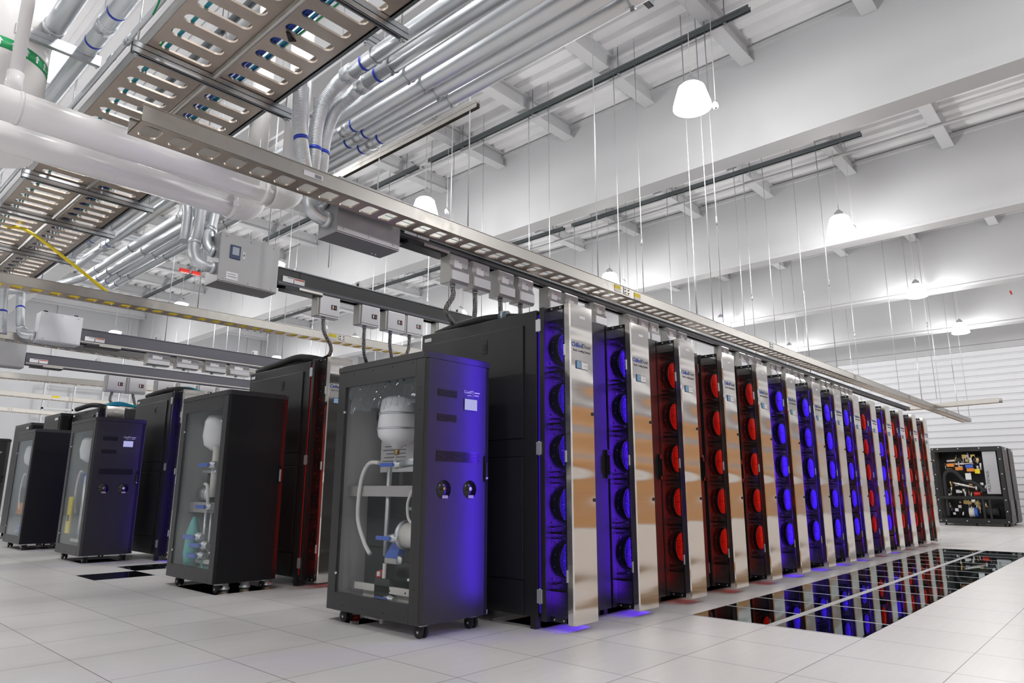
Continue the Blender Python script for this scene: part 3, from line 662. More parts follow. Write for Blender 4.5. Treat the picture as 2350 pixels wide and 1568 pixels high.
for i in range(3): lying('teal_cable', [(-.3, 8.32+.03*i, 2.912), (14, 9.72+.03*i, 2.912)], .007, tealc if i < 2 else bluec, 'cable lying in the tray above the third rack row', 'cable', 'cables in the third tray')
lying('yellow_cable_duct', curve3([(.15, 6.5, 3.85), (.28, 6.0, 3.7), (.60, 5.6, 3.35), (.95, 5.35, 3.02), (1.1, 5.25, 2.93)]), .018, yellowm, 'bright yellow cable sloping down from the overhead tray to the second tray', 'cable')

# wide double tray overhead, running away to the left
ZW = 3.8
def wide_tray(x0, n, lab):
    W = .445; t = empty('cable_tray', (x0, -1.15, ZW), lab, 'cable tray', 'wide slotted trays overhead'); L = n*.195
    b = B(); b.pan(n, .195, W-.01, .016, .090, .335, .04, panm, x0=0, y0=W/2, swap=True); b.build('tray_pan', parent=t)
    for x in (0, W):
        s = 1 if x == 0 else -1
        r = B(); r.box(min(x, x+.004*s), 0, 0, max(x, x+.004*s), L, .10, traym).box(min(x, x+.022*s), 0, .097, max(x, x+.022*s), L, .10, traym)
        r.build('side_rail', parent=t)
    if x0 > 0: B().box(W+.001, 0, -.006, W+.03, L, 0, strutd).box(W+.001, 0, -.006, W+.006, L, .10, strutd).build('shaded_flange', parent=t)  # outer rail flange, its shadow put into the dark material
    return t
wide_tray(-.045, 51, 'wide slotted metal tray overhead, left one of the pair'); wide_tray(.425, 51, 'wide slotted metal tray overhead, right one of the pair')
tag(B().tube([(.415, -1.1, ZW-.022), (.415, 8.7, ZW-.022)], .019, 12).build('support_tube', traym), 'thin metal tube below the seam of the two wide trays', 'tube')
STR_Y = [-.98, .37, 1.78, 3.19, 4.50, 5.62, 7.03, 8.4]
for i, y in enumerate(STR_Y):
    b = B(); z1 = ZW-.002
    for zz in (z1-.041, z1-.083):
        b.box(-.12, y-.0205, zz, 1.02, y-.0175, zz+.04).box(-.12, y+.0175, zz, 1.02, y+.0205, zz+.04).box(-.12, y-.0205, zz+.038, 1.02, y+.0205, zz+.0405).box(-.12, y-.0205, zz, 1.02, y-.010, zz+.003).box(-.12, y+.010, zz, 1.02, y+.0205, zz+.003)
    for x in (-.09, .98): b.tube([(x, y, z1-.11), (x, y, z1+.5)], .006, 8); b.tube([(x, y, z1-.098), (x, y, z1-.085)], .016, 6)
    tag(b.build('strut_channel', strutm), 'double steel channel under the wide trays, %s from the top of the photo' % ('first', 'second', 'third', 'fourth', 'fifth', 'sixth', 'seventh', 'eighth')[i], 'support channel', 'channels carrying the wide trays')
for i, (x, m, r_) in enumerate([(.50, bluec, .010), (.512, bluec, .009), (.53, bluec, .011), (.55, bluec, .009), (.565, tealc, .008), (.585, bluec, .008), (.60, greenc, .007), (.49, bluec, .009), (.07, tealc, .009), (.09, tealc, .008), (.615, textwhite, .005)]):
    jt = [(x+random.uniform(-.012, .012), -1.1+k*.8, ZW+.016+r_+random.uniform(0, .01)) for k in range(13)]
    nm = {'blue_cable': 'blue', 'teal_cable': 'teal', 'green_cable': 'green'}.get(m.name, 'pale')
    lying(nm+'_cable', curve3(jt, 3), r_, m, '%s network cable lying in the %s wide tray' % (nm, 'left' if x < .3 else 'right'), 'cable', '%s cables in the %s wide tray' % (nm, 'left' if x < .3 else 'right'), 6)
lying('green_cable', curve3([(.02, -.6, ZW+.1), (-.02, .2, ZW+.10), (-.03, .7, ZW+.06), (-.02, 1.15, ZW+.03), (.02, 1.55, ZW+.01), (.03, 1.72, ZW+.01)]), .007, greenc, 'green earth wire looping along the left edge of the wide tray', 'cable')
lying('green_cable', curve3([(-.15, 1.25, 3.97), (-.13, 1.32, 3.86), (-.11, 1.48, 3.84)]), .006, greenc, 'short green wire hanging beside the channel end', 'cable')
B_ = B().box(-.035, .25, ZW+.02, -.032, .72, ZW+.07, yellowm); tag(B_.build('warning_label'), 'yellow warning strip on the left wall of the wide tray', 'label')
tag(B().box(.80, .02, 0, .803, .06, .0).build('x') if False else B().tube([(.52, .95, ZW+.0), (.56, .99, ZW-.02), (.60, 1.0, ZW+.01)], .014, 8, rubber).build('cable_tie'), 'black cable tie around the blue cables in the right tray', 'cable tie')

# conduits
def coupling(bm, x, y, z, r, m=galv):
    bm.lathe([(r, -.05), (r+.008, -.05), (r+.008, .05), (r, .05)], 16, (x, y, z), 'y', m)
    for s in (-.03, 0.03): bm.tube([(x-.02, y+s, z-r-.004), (x-.02, y+s, z-r-.02)], .007, 6, m)
def conduit(x, y0, y1, z, r, lab, grp, cpl=(), tape=(), cap=True):
    t = empty('conduit', (x, y0, z), lab, 'conduit', grp)
    B().tube([(0, 0, 0), (0, y1-y0, 0)], r, 18, galv).build('tube', parent=t)
    for y in cpl:
        b = B(); coupling(b, 0, y-y0, 0, r); b.build('coupling', parent=t)
    for y in tape: B().lathe([(r, -.012), (r+.0015, -.012), (r+.0015, .012), (r, .012)], 18, (0, y-y0, 0), 'y', blue_t).build('tape_band', parent=t)
    return t
RC = .0572
CX = [1.215, 1.37, 1.526, 1.682, 1.818, 1.962]
conduit(CX[0], -1.2, 1.36, 4.0, RC, 'large steel conduit joining a flexible tube, nearest the wide tray', 'steel conduits overhead', (1.30,), (1.10,))
conduit(CX[1], -1.2, 1.40, 4.0, RC, 'large steel conduit joining a flexible tube, second from the wide tray', 'steel conduits overhead', (1.34,), (1.14,))
conduit(CX[2], -1.2, 8.5, 4.0, RC, 'large steel conduit, third from the wide tray', 'steel conduits overhead', (5.1,), (4.9, 8.3))
conduit(CX[3], -1.2, 8.55, 4.0, RC, 'large steel conduit, fourth from the wide tray', 'steel conduits overhead', (2.02,), (1.9, 5.2, 8.35))
conduit(CX[4], -1.2, 8.6, 4.0, RC, 'large steel conduit, fifth from the wide tray', 'steel conduits overhead', (2.02,), (1.92, 2.18, 8.4))
conduit(CX[5], -1.2, 8.7, 4.0, RC, 'large steel conduit, outermost of the six', 'steel conduits overhead', (2.02,), (1.9, 2.18, 8.45))
for i, x in enumerate((1.10, 1.29)): conduit(x, 4.3, 8.0, 4.02, RC, 'steel conduit between wide tray and the outer four, %s one' % ('left', 'right')[i], 'steel conduits in the second span', (6.9,), (6.7,))
for i, (x, z) in enumerate(((-.17, 4.12), (-.02+.06, 4.3))): 
    pass
conduit(-.19, -1.0, 9.0, 4.06, .060, 'thick steel conduit left of the wide trays, inner one with blue bands', 'conduits left of the wide trays', (2.15,), (1.95, 2.4))
conduit(-.40, -1.0, 9.0, 4.14, .066, 'thick steel conduit left of the wide trays, outer one', 'conduits left of the wide trays', (2.6,))
conduit(-.095, -1.0, 9.0, 3.90, .016, 'thin steel conduit along the left edge of the wide tray', 'thin conduits beside the wide trays', (1.95, 1.0), (1.2,))
conduit(-.065, -1.0, 9.0, 3.98, .016, 'second thin steel conduit above the left edge of the wide tray', 'thin conduits beside the wide trays', (2.4,))
conduit(1.885, 1.0, 6.5, 4.07, .009, 'thin orange conduit between the two outermost steel conduits', None).children
for o in KIDS[[k for k in KIDS if k.startswith('conduit')][-1]]:
    if o.data.materials[0] == galv:
        me = o.data; me.materials[0] = orangem
for i, y in enumerate((-.72, .97, 3.25, 4.85, 6.6, 7.9)):
    b = B()
    for zz in (4.075, 4.117): b.box(1.10 if y < 4 else 1.0, y-.0205, zz, 2.2 if y < 0 else 2.08, y+.0205, zz+.003).box(1.10 if y < 4 else 1.0, y-.0205, zz, 2.2 if y < 0 else 2.08, y-.017, zz+.04).box(1.10 if y < 4 else 1.0, y+.017, zz, 2.2 if y < 0 else 2.08, y+.0205, zz+.04)
    for x in (1.12, 2.05): b.tube([(x, y, 4.03), (x, y, 5.0)], .006, 8); b.tube([(x, y, 4.05), (x, y, 4.07)], .014, 6)
    for x in CX:
        if (y > 1.3 and x < 1.5): continue
        b.tube([(x+.061*math.cos(a), y, 4.0+.061*math.sin(a)) for a in [PI*.5+2*PI*k/20 for k in range(21)]], .005, 6); b.box(x-.006, y-.014, 3.915, x+.006, y+.014, 3.945)
    tag(b.build('strut_channel', strutm), 'steel channel clamping the row of conduits, %s from the camera' % ('first', 'second', 'third', 'fourth', 'fifth', 'sixth')[i], 'support channel', 'channels carrying the conduits')
for i, y in enumerate((.8, 2.55, 4.3, 6.1)):
    b = B()
    for zz in (3.98, 4.02): b.box(-.62, y-.0205, zz-.02, -.10, y+.0205, zz+.018)
    for x in (-.6, -.12): b.tube([(x, y, 3.94), (x, y, DECK)], .006, 8)
    tag(b.build('strut_channel', strutm), 'steel channel left of the wide trays, %s from the camera' % ('first', 'second', 'third', 'fourth')[i], 'support channel', 'channels left of the wide trays')
b = B(); b.box(2.36, 1.1, 4.16, 2.363, 3.4, 4.24).box(2.40, 1.1, 4.16, 2.403, 3.4, 4.24).box(2.36, 1.1, 4.20, 2.403, 3.4, 4.203)
tag(b.build('strut_channel', traym), 'bright long steel channel right of the conduits, over the junction box', 'support channel')
def flex(pts, r, lab, grp, bands=(), seg=16):
    """Corrugated flexible conduit."""
    c = curve3(pts, 10); d = [0]
    for a, b in zip(c, c[1:]): d.append(d[-1]+(b-a).length)
    L = d[-1]; n = int(L/.012)*4; P = []; R = []
    k = 0
    for i in range(n+1):
        s = L*i/n
        while k < len(d)-2 and d[k+1] < s: k += 1
        u = (s-d[k])/max(1e-9, d[k+1]-d[k]); P.append(c[k].lerp(c[k+1], min(1, u))); R.append(r if i % 4 < 2 else r*.87)
    t = empty('flexible_conduit', tuple(P[0]), lab, 'flexible conduit', grp); o = P[0]
    B().tube([p-o for p in P], R, seg, galv).build('corrugated_tube', parent=t)
    for q in bands:
        i = int(q*n); B().tube([P[i]-o, P[min(n, i+9)]-o], r*1.04, seg, blue_t).build('tape_band', parent=t)
    return t
bx1 = [(1.0, 1.52), (1.06, 1.62), (1.13, 1.50), (1.20, 1.60)]
flex([(CX[0], 1.36, 4.0), (CX[0]-.01, 1.47, 3.96), (CX[0]-.05, 1.57, 3.82), (CX[0]-.08, 1.585, 3.6), (1.13, 1.58, 3.35), (1.09, 1.55, 3.12)], .052, 'corrugated flexible conduit above the right junction box, third from left', 'flexible conduits above the right junction box', (.66,))
flex([(CX[1], 1.40, 4.0), (CX[1]-.01, 1.50, 3.96), (CX[1]-.08, 1.60, 3.83), (CX[1]-.13, 1.63, 3.6), (1.22, 1.62, 3.35), (1.19, 1.60, 3.14)], .052, 'corrugated flexible conduit above the right junction box, rightmost', 'flexible conduits above the right junction box', (.66,))
flex([(.93, 1.50, 3.97), (.95, 1.53, 3.8), (.98, 1.56, 3.6), (1.01, 1.55, 3.4), (1.05, 1.50, 3.1), (1.06, 1.46, 3.0)], .052, 'corrugated flexible conduit above the right junction box, leftmost', 'flexible conduits above the right junction box', (.5,))
flex([(1.08, 1.72, 4.0), (1.08, 1.74, 3.8), (1.10, 1.74, 3.6), (1.12, 1.72, 3.4), (1.13, 1.68, 3.15)], .048, 'corrugated flexible conduit above the right junction box, second from left', 'flexible conduits above the right junction box', (.6,))
def elbow_fit(pts, r, lab):
    b = B(); b.tube(curve3(pts, 8), r, 18, galv)
    for p, q in ((Vector(pts[0]), Vector(pts[1])), (Vector(pts[-1]), Vector(pts[-2]))):
        d = (q-p).normalized(); b.tube([p-d*.01, p+d*.035], r*1.16, 18, galv)
    return tag(b.build('conduit_elbow'), lab, 'conduit elbow', 'metal elbows entering the junction boxes')
elbow_fit([(1.06, 1.46, 3.02), (1.045, 1.44, 2.95), (1.06, 1.43, 2.88), (1.12, 1.43, 2.85), (1.19, 1.43, 2.85)], .050, 'metal elbow entering the left face of the right junction box, lower one')
elbow_fit([(1.10, 1.52, 3.12), (1.095, 1.50, 3.06), (1.12, 1.48, 3.02), (1.19, 1.47, 3.0)], .046, 'metal elbow entering the right junction box, upper one')

# junction boxes and busways
def junction_box(x0, y0, z0, x1, y1, z1, lab, m=boxm, disp=False):
    t = empty('junction_box', (x0, y0, z0), lab, 'junction box', 'junction boxes feeding the busways'); W, D, H = x1-x0, y1-y0, z1-z0
    B().box(0, .004, .004, W, D, H, m, .003).box(.0, 0, -.001, W, D, .004, m).build('enclosure', parent=t)
    B().box(.002, -.004, .008, W-.002, .004, H-.004, m, .001).build('front_cover', parent=t)
    s = B()
    for x in (.06, W/2, W-.06):
        for z in (.035, H-.03): s.lathe([(0, 0), (.008, 0), (.006, .005), (0, .005)], 10, (x, -.009, z), 'y', galv)
    for x in (W*.8, W*.86): s.lathe([(0, 0), (.008, 0), (.006, -.005), (0, -.005)], 10, (x, D*.8, -.001), 'z', galv)
    s.build('bolt', parent=t)
    k = B(); k.box(.04, D*.3, H, .09, D*.5, H+.03, blackg).box(W-.1, D*.3, H, W-.05, D*.5, H+.03, blackg); k.build('hanger_bracket', parent=t)
    if disp:
        q = B(); q.box(W*.16, -.014, H*.50, W*.33, -.003, H*.78, bezel, .003).box(W*.19, -.0155, H*.58, W*.30, -.013, H*.74, lcd if disp == 2 else pr('meter_glass', (.35, .40, .45), rough=.2)); q.build('meter_display', parent=t)
        B().box(W*.37, -.006, H*.55, W*.41, -.003, H*.69, label).box(W*.382, -.008, H*.60, W*.398, -.005, H*.64, blackg).build('socket', parent=t)
        B().box(W*.13, -.006, H*.07, W*.32, -.003, H*.22, label).box(W*.15, -.0065, H*.12, W*.30, -.003, H*.135, labgrey).box(W*.15, -.0065, H*.17, W*.28, -.003, H*.183, labgrey).build('paper_label', parent=t)
    return t
junction_box(1.195, 1.315, 2.735, 1.76, 1.56, 3.165, 'plain grey junction box under the right cable tray', boxm)
junction_box(1.365, 3.60, 2.888, 1.98, 3.88, 3.385, 'grey junction box with small meter display below the white pipes', boxm, True)
junction_box(.95, 8.02, 2.88, 1.455, 8.25, 3.28, 'pale blank junction box behind the second cable tray', pr('enclosure_pale', (.60, .61, .64), .3, .45))
junction_box(.45, 10.2, 2.80, 1.30, 10.45, 3.24, 'grey junction box with labels at the left edge of the photo', boxm, 2)
def busway(x0, x1, y, z, lab, col, H=.11, W=.11):
    t = empty('busway', (x0, y, z), lab, 'busway', 'busways above the rack rows'); L = x1-x0
    b = B(); b.box(0, .01, .018, L, W, H, col).box(0, 0, H, L, W+.01, H+.012, strutd if col == busm else busgrey).box(0, 0, 0, L, .03, .018, col).box(0, W-.02, 0, L, W+.01, .018, col).box(0, .0, .018, L, .008, .034, traym if col != busm else busgrey).box(0, .004, .038, L, .01, .043, busgrey)
    b.build('housing', parent=t)
    B().box(.08, -.012, -.03, .52, W+.02, .0, busm, .003).box(.24, -.014, -.012, .52, -.011, .012, traym).build('joint_cover', parent=t)
    q = B(); q.box(.05, -.003, .045, .17, 0.008, .105, label).box(.18, -.003, .045, .30, .008, .105, label).box(.185, -.004, .085, .295, -.002, .10, redprint).box(.10, -.004, .09, .16, -.002, .10, labgrey); q.build('paper_label', parent=t)
    for x in (1.0, 2.55):
        if x < L: B().box(x, .02, H+.012, x+.07, .09, H+.085, label, .003).box(x-.004, .03, H+.02, x+.004, .06, H+.06, blackg).build('hanger_clip', parent=t)
    return t
busway(1.765, 17.5, 1.325, 2.86, 'black busway running under the far edge of the nearest cable tray', busm, .06, .10)
busway(1.99, 14.0, 3.60, 2.99, 'black busway with white labels feeding the tap boxes above the second row', busm, .185, .12)
busway(1.46, 14, 8.03, 2.92, 'long dark grey busway behind the second cable tray', busgrey, .20, .12)
busway(1.31, 14, 10.2, 2.86, 'dark grey busway with two labels, farther left', busgrey, .18, .12)
def tap_box(x, y, z, w_, h, lab, grp, style):
    t = empty('tap_box', (x, y, z), lab, 'tap box', grp)
    if style == 0:
        p = [(0.012, h), (0.0, h*.93), (0.012, h*.62), (-.012, h*.42), (-.012, h*.10), (.004, 0), (.12, 0), (.12, h)]
        B().prism([(a, b) for a, b in p], 'x', .014, w_, tapm).build('cover', parent=t)
        B().prism([(a+.001, b) for a, b in p], 'x', 0, .014, tapside).build('end_cap', parent=t)
        B().box(w_*.24, .004, h*.54, w_*.66, .0125, h*.82, label).box(w_*.5, .003, h*.76, w_*.64, .0115, h*.80, labgrey).build('paper_label', parent=t)
    else:
        B().box(.03, 0, .02, w_, .12, h, tapm, .006).box(.03, .004, 0, w_, .12, .022, tapm, .004).build('cover', parent=t)
        B().box(0, .01, .0, .032, .12, h, tapside, .006).build('end_cap', parent=t)
        B().box(w_*.62, -.004, h*.40, w_*.86, .001, h*.62, blackg).box(w_*.66, -.006, h*.43, w_*.71, -.003, h*.59, label).box(w_*.76, -.006, h*.46, w_*.82, -.003, h*.55, redprint).build('socket', parent=t)
    B().tube([(w_*.42, .06, 0), (w_*.42, .06, -.022)], .022, 12, galv).tube([(w_*.42, .06, -.012), (w_*.42, .06, -.02)], .028, 6, galv).build('cable_gland', parent=t)
    return t
TX = [2.259, 2.52, 2.838, 3.107, 3.535, 3.804, 4.282, 4.914, 5.151, 5.374, 5.783, 6.056, 7.227, 7.77, 8.045, 8.315, 8.841, 9.076, 9.498, 9.785, 10.054, 10.562, 11.076, 11.345, 11.789, 12.107, 12.36, 12.62]
for i, x in enumerate(TX):
    tap_box(x, 1.275, 2.60, .205, .245, 'silver tap box with white label under the nearest busway, number %s from the junction box' % ('one two three four five six seven eight nine ten eleven twelve thirteen fourteen fifteen sixteen seventeen eighteen nineteen twenty twenty-one twenty-two twenty-three twenty-four twenty-five twenty-six twenty-seven twenty-eight'.split()[i]), 'tap boxes over the nearest rack row', 0)
for i, x in enumerate((2.46, 3.00, 3.37, 3.66, 4.16, 4.55)):
    tap_box(x, 3.60, 2.755, .28, .235, 'flat grey tap box with small socket above the second row, %s from left' % ('first', 'second', 'third', 'fourth', 'fifth', 'sixth')[i], 'tap boxes over the second rack row', 1)
for i, x in enumerate((2.49, 2.83, 3.30, 3.68, 4.05, 4.42)):
    tap_box(x, 10.2, 2.56, .31, .28, 'flat grey tap box with small socket far left, %s from left' % ('first', 'second', 'third', 'fourth', 'fifth', 'sixth')[i], 'tap boxes over the fourth rack row', 1)
for i, x in enumerate((2.35, 2.78, 3.22, 3.62)):
    tap_box(x, 8.03, 2.74, .33, .18, 'silver tap box under the third row busway, %s from left' % ('first', 'second', 'third', 'fourth')[i], 'tap boxes over the third rack row', 0)
def whip(pts, lab, r=.021, split=.62, grp='armoured power cables to the racks'):
    c = curve3(pts, 8); n = int(len(c)*split); t = empty('power_cable', tuple(c[0]), lab, 'power cable', grp); o = c[0]
    B().tube([p-o for p in c[:n+1]], r, 10, braid).build('braided_sleeve', parent=t)
    if split < 1: B().tube([p-o for p in c[n:]], r*.92, 10, rubber).build('cable_jacket', parent=t)
whip([(2.345, 1.335, 2.58), (2.35, 1.335, 2.50), (2.30, 1.36, 2.38), (2.42, 1.40, 2.29)], 'braided power cable from the first silver tap box to the nearest rack top', split=1)
whip([(2.606, 1.335, 2.58), (2.61, 1.335, 2.45), (2.62, 1.36, 2.29)], 'braided power cable from the second silver tap box', split=1)
whip([(2.924, 1.335, 2.58), (2.925, 1.33, 2.45), (2.93, 1.33, 2.29)], 'braided power cable from the third silver tap box', split=1)
whip([(3.193, 1.335, 2.58), (3.193, 1.33, 2.45), (3.2, 1.33, 2.29)], 'braided power cable from the fourth silver tap box', split=1)
whip([(2.578, 3.66, 2.735), (2.60, 3.66, 2.6), (2.70, 3.67, 2.46), (2.70, 3.7, 2.36), (2.62, 3.8, 2.31), (2.52, 4.0, 2.285), (2.50, 4.4, 2.285)], 'power cable curving from the first flat tap box down to the second row rack', split=.5)
whip([(3.118, 3.66, 2.735), (3.12, 3.66, 2.6), (3.14, 3.67, 2.45), (3.22, 3.7, 2.3)], 'power cable from the second flat tap box down to the second row', split=.8)
whip([(3.488, 3.66, 2.735), (3.49, 3.66, 2.6), (3.53, 3.67, 2.45), (3.58, 3.7, 2.3)], 'power cable from the third flat tap box down to the second row', split=1)
whip([(3.778, 3.66, 2.735), (3.77, 3.66, 2.6), (3.72, 3.67, 2.45), (3.7, 3.7, 2.3)], 'power cable from the fourth flat tap box down to the second row', split=1)
for i, x in enumerate((2.62, 2.96, 3.43, 3.81, 4.18, 4.55)): whip([(x, 10.26, 2.54), (x, 10.26, 2.40), (x+.03, 10.25, 2.30), (x+.12, 10.3, 2.27)] if i > 1 else [(x, 10.26, 2.54), (x-.02+.05*i, 10.22, 2.40), (x+.1-.06*i, 10.18, 2.30), (x+.3-.35*i, 10.2, 2.27)], 'black cable hanging from a far left flat tap box, %s from left' % ('first', 'second', 'third', 'fourth', 'fifth', 'sixth')[i], .022, 1, 'cables from the far left tap boxes')
# hoses on the nearest rack top
def hose(pts, r, m, lab, nm='coolant_hose', grp=None, cat='hose'): return tag(B().tube(curve3(pts, 10), r, 12, m).build(nm), lab, cat, grp)
hose([(2.49, 1.68, 2.25), (2.50, 1.45, 2.285), (2.52, 1.15, 2.30), (2.55, .95, 2.29), (2.60, .78, 2.27)], .034, rubber, 'thick black hose lying on top of the nearest rack')
hose([(2.62, 1.60, 2.28), (2.63, 1.3, 2.29), (2.66, 1.0, 2.295), (2.7, .8, 2.28)], .034, rubber, 'second thick black hose behind the first on the nearest rack top')
tag(B().tube([(2.545, .97, 2.30), (2.56, .90, 2.295)], .046, 16, pr('slate_fitting', (.10, .15, .19), rough=.4)).tube([(2.552, .945, 2.30), (2.555, .93, 2.30)], .052, 16, galv).build('hose_coupling'), 'slate grey coupling on the black hose on the nearest rack top', 'coupling')
tag(B().tube([(2.66, 1.33, 2.30), (2.66, 1.25, 2.33)], .040, 14, redm).build('hose_fitting'), 'red fitting on the nearest rack top below the second tap box', 'fitting')
hose([(2.44, 4.75, 2.26), (2.48, 4.4, 2.31), (2.49, 4.0, 2.34), (2.50, 3.75, 2.31), (2.55, 3.62, 2.28)], .036, rubber, 'thick black hose lying on the rack behind the nearest cabinet')
hose([(2.45, 4.7, 2.28), (2.6, 4.3, 2.33), (2.68, 4.0, 2.36), (2.74, 3.8, 2.30)], .034, rubber, 'second black hose on the rack behind the nearest cabinet')
hose([(2.45, 8.1, 2.27), (2.50, 7.7, 2.31), (2.6, 7.4, 2.33), (2.7, 7.2, 2.30)], .04, rubber, 'black hose on the third row rack')
hose([(2.55, 7.7, 2.34), (2.7, 7.35, 2.36), (2.8, 7.1, 2.29)], .015, tealc, 'teal cable over the black hose on the third row rack', 'teal_cable', None, 'cable')
hose([(2.3, 10.9, 2.28), (2.4, 10.5, 2.33), (2.5, 10.2, 2.30), (2.4, 10.05, 2.28)], .04, rubber, 'black hose coil on the far left rack')
for i in range(3): hose([(2.45, 10.3+.04*i, 2.30), (2.7, 10.1, 2.33+.02*i), (3.0, 10.0, 2.31), (3.3, 10.05, 2.33+.02*i)], .018, tealc, 'teal cable bundle on the far left rack top', 'teal_cable', 'teal cables on the far left rack', 'cable')

# flexible conduits at the second junction box
flex([(1.30, 4.15, 4.0), (1.30, 4.05, 3.9), (1.28, 3.95, 3.7), (1.24, 3.85, 3.45), (1.20, 3.80, 3.26)], .055, 'corrugated flexible conduit at the display junction box, front left', 'flexible conduits at the display junction box', (.2,))
flex([(1.20, 4.25, 4.0), (1.2, 4.15, 3.85), (1.18, 4.0, 3.6), (1.15, 3.92, 3.3)], .050, 'corrugated flexible conduit at the display junction box, far left', 'flexible conduits at the display junction box')
flex([(1.48, 4.3, 4.0), (1.48, 4.15, 3.92), (1.45, 4.02, 3.75), (1.38, 3.88, 3.50), (1.37, 3.84, 3.44)], .050, 'corrugated flexible conduit at the display junction box, right', 'flexible conduits at the display junction box', (.45,))
elbow_fit([(1.20, 3.80, 3.28), (1.185, 3.77, 3.18), (1.20, 3.73, 3.08), (1.27, 3.70, 3.03), (1.36, 3.70, 3.03)], .052, 'large metal elbow entering the display junction box, lower one')
elbow_fit([(1.36, 3.84, 3.46), (1.32, 3.82, 3.38), (1.31, 3.78, 3.28), (1.34, 3.76, 3.22), (1.37, 3.75, 3.21)], .050, 'metal elbow entering the display junction box, upper one')
flex([(CX[2], 8.5, 4.0), (1.45, 8.75, 3.98), (1.25, 9.0, 3.9), (1.0, 9.1, 3.8), (.7, 9.0, 3.7)], .055, 'corrugated conduit bending left at the far end of the steel conduits', None)
flex([(.80, 8.6, 3.6), (.80, 8.5, 3.4), (.80, 8.4, 3.2), (.82, 8.35, 3.05)], .055, 'corrugated conduit beside the pale junction box, right', 'flexible conduits at the pale junction box', (.4,))
flex([(.60, 8.6, 3.7), (.60, 8.5, 3.4), (.61, 8.4, 3.1), (.62, 8.35, 2.95)], .055, 'corrugated conduit beside the pale junction box, left', 'flexible conduits at the pale junction box', (.55,))
elbow_fit([(.82, 8.35, 3.06), (.83, 8.30, 2.99), (.88, 8.22, 2.96), (.95, 8.2, 2.96)], .055, 'metal elbow entering the pale junction box')

# white insulated pipes
def white_pipe(pts, r, lab, end_cap=None):
    t = empty('insulated_pipe', pts[0], lab, 'insulated pipe', 'white insulated pipes'); o = Vector(pts[0])
    B().tube([Vector(p)-o for p in pts], r, 32, pvc).build('pipe_jacket', parent=t)
    return t, o
t, o = white_pipe([(-2.0, 1.85, 3.10), (.93, 1.84, 3.10)], .098, 'upper white insulated pipe running under the wide trays')
el = [(.93, 1.84, 3.10), (1.03, 1.85, 3.11), (1.10, 1.87, 3.16), (1.14, 1.89, 3.25), (1.145, 1.90, 3.36)]
B().tube([Vector(p)-o for p in curve3(el, 8)], .104, 28, brown).build('elbow', parent=t)
B().tube([Vector((1.145, 1.90, 3.33))-o, Vector((1.145, 1.90, 5.4))-o], .092, 32, pvc).build('riser', parent=t)
B().tube([Vector((.86, 1.84, 3.10))-o, Vector((.895, 1.84, 3.10))-o], .108, 28, pvc).build('band', parent=t)
B().tube([Vector((-.65, 1.845, 3.10))-o, Vector((-.63, 1.845, 3.10))-o], .102, 28, pvc).build('band', parent=t)
b = B(); b.tube([Vector((.83, 1.84, 3.20))-o, Vector((.83, 1.84, 3.5))-o], .006, 8, galv).box(*(Vector((.81, 1.735, 3.06))-o), *(Vector((.85, 1.75, 3.12))-o), pvc, .003); b.build('pipe_hanger', parent=t)
t, o = white_pipe([(-2.0, 2.35, 3.10), (.84, 2.26, 3.10)], .098, 'lower white insulated pipe ending in a wrinkled elbow')
el = [(.84, 2.26, 3.10), (.93, 2.26, 3.11), (.99, 2.265, 3.16), (1.015, 2.27, 3.25), (1.02, 2.275, 3.36)]
B().tube([Vector(p)-o for p in curve3(el, 8)], .108, 28, brown).build('elbow', parent=t)
B().tube([Vector((1.02, 2.275, 3.33))-o, Vector((1.02, 2.275, 5.4))-o], .080, 32, pvc).build('riser', parent=t)
b = B(); b.tube([Vector((.82, 2.26, 3.10))-o, Vector((.845, 2.26, 3.10))-o], .114, 28, pvc).box(*(Vector((.81, 2.14, 3.05))-o), *(Vector((.85, 2.165, 3.10))-o), pvc, .004); b.build('clamp', parent=t)
t = empty('insulated_pipe', (-.66, 2.85, 3.2), 'fat white vertical pipe with green arrow band, top left', 'insulated pipe', 'white insulated pipes')
B().tube([(0, 0, 0), (0, 0, 2.4)], .31, 40, pvc).build('pipe_jacket', parent=t)
gb = B(); gb.lathe([(.31, .62), (.3125, .62), (.3125, .70), (.31, .70)], 48, m=green_b)
for k in range(24):
    a = -PI*.95+k*PI/12
    for (u, v, w2) in ((0, .635, .008), (0, .665, .02)):
        c, s_ = math.cos(a), math.sin(a); P = Vector((.3145*c, .3145*s_, v)); tn = Vector((-s_, c, 0))
        if w2 == .008: vs = [P-tn*w2, P+tn*w2, P+tn*w2+Vector((0, 0, .03)), P-tn*w2+Vector((0, 0, .03))]
        else: vs = [P-tn*w2, P+tn*w2, P+Vector((0, 0, .025))]
        fc = gb.bm.faces.new([gb.bm.verts.new(q) for q in vs]); fc.material_index = gb.mi(label)
gb.build('arrow_band', parent=t)
t = empty('insulated_pipe', (-.68, 1.845, 3.19), 'slim white vertical pipe meeting the upper pipe, top left', 'insulated pipe', 'white insulated pipes')
B().tube([(0, 0, 0), (0, 0, 2.2)], .034, 24, pvc).build('pipe_jacket', parent=t)
B().tube([(0, 0, .0), (0, 0, .12)], .044, 24, pvc).build('collar', parent=t)

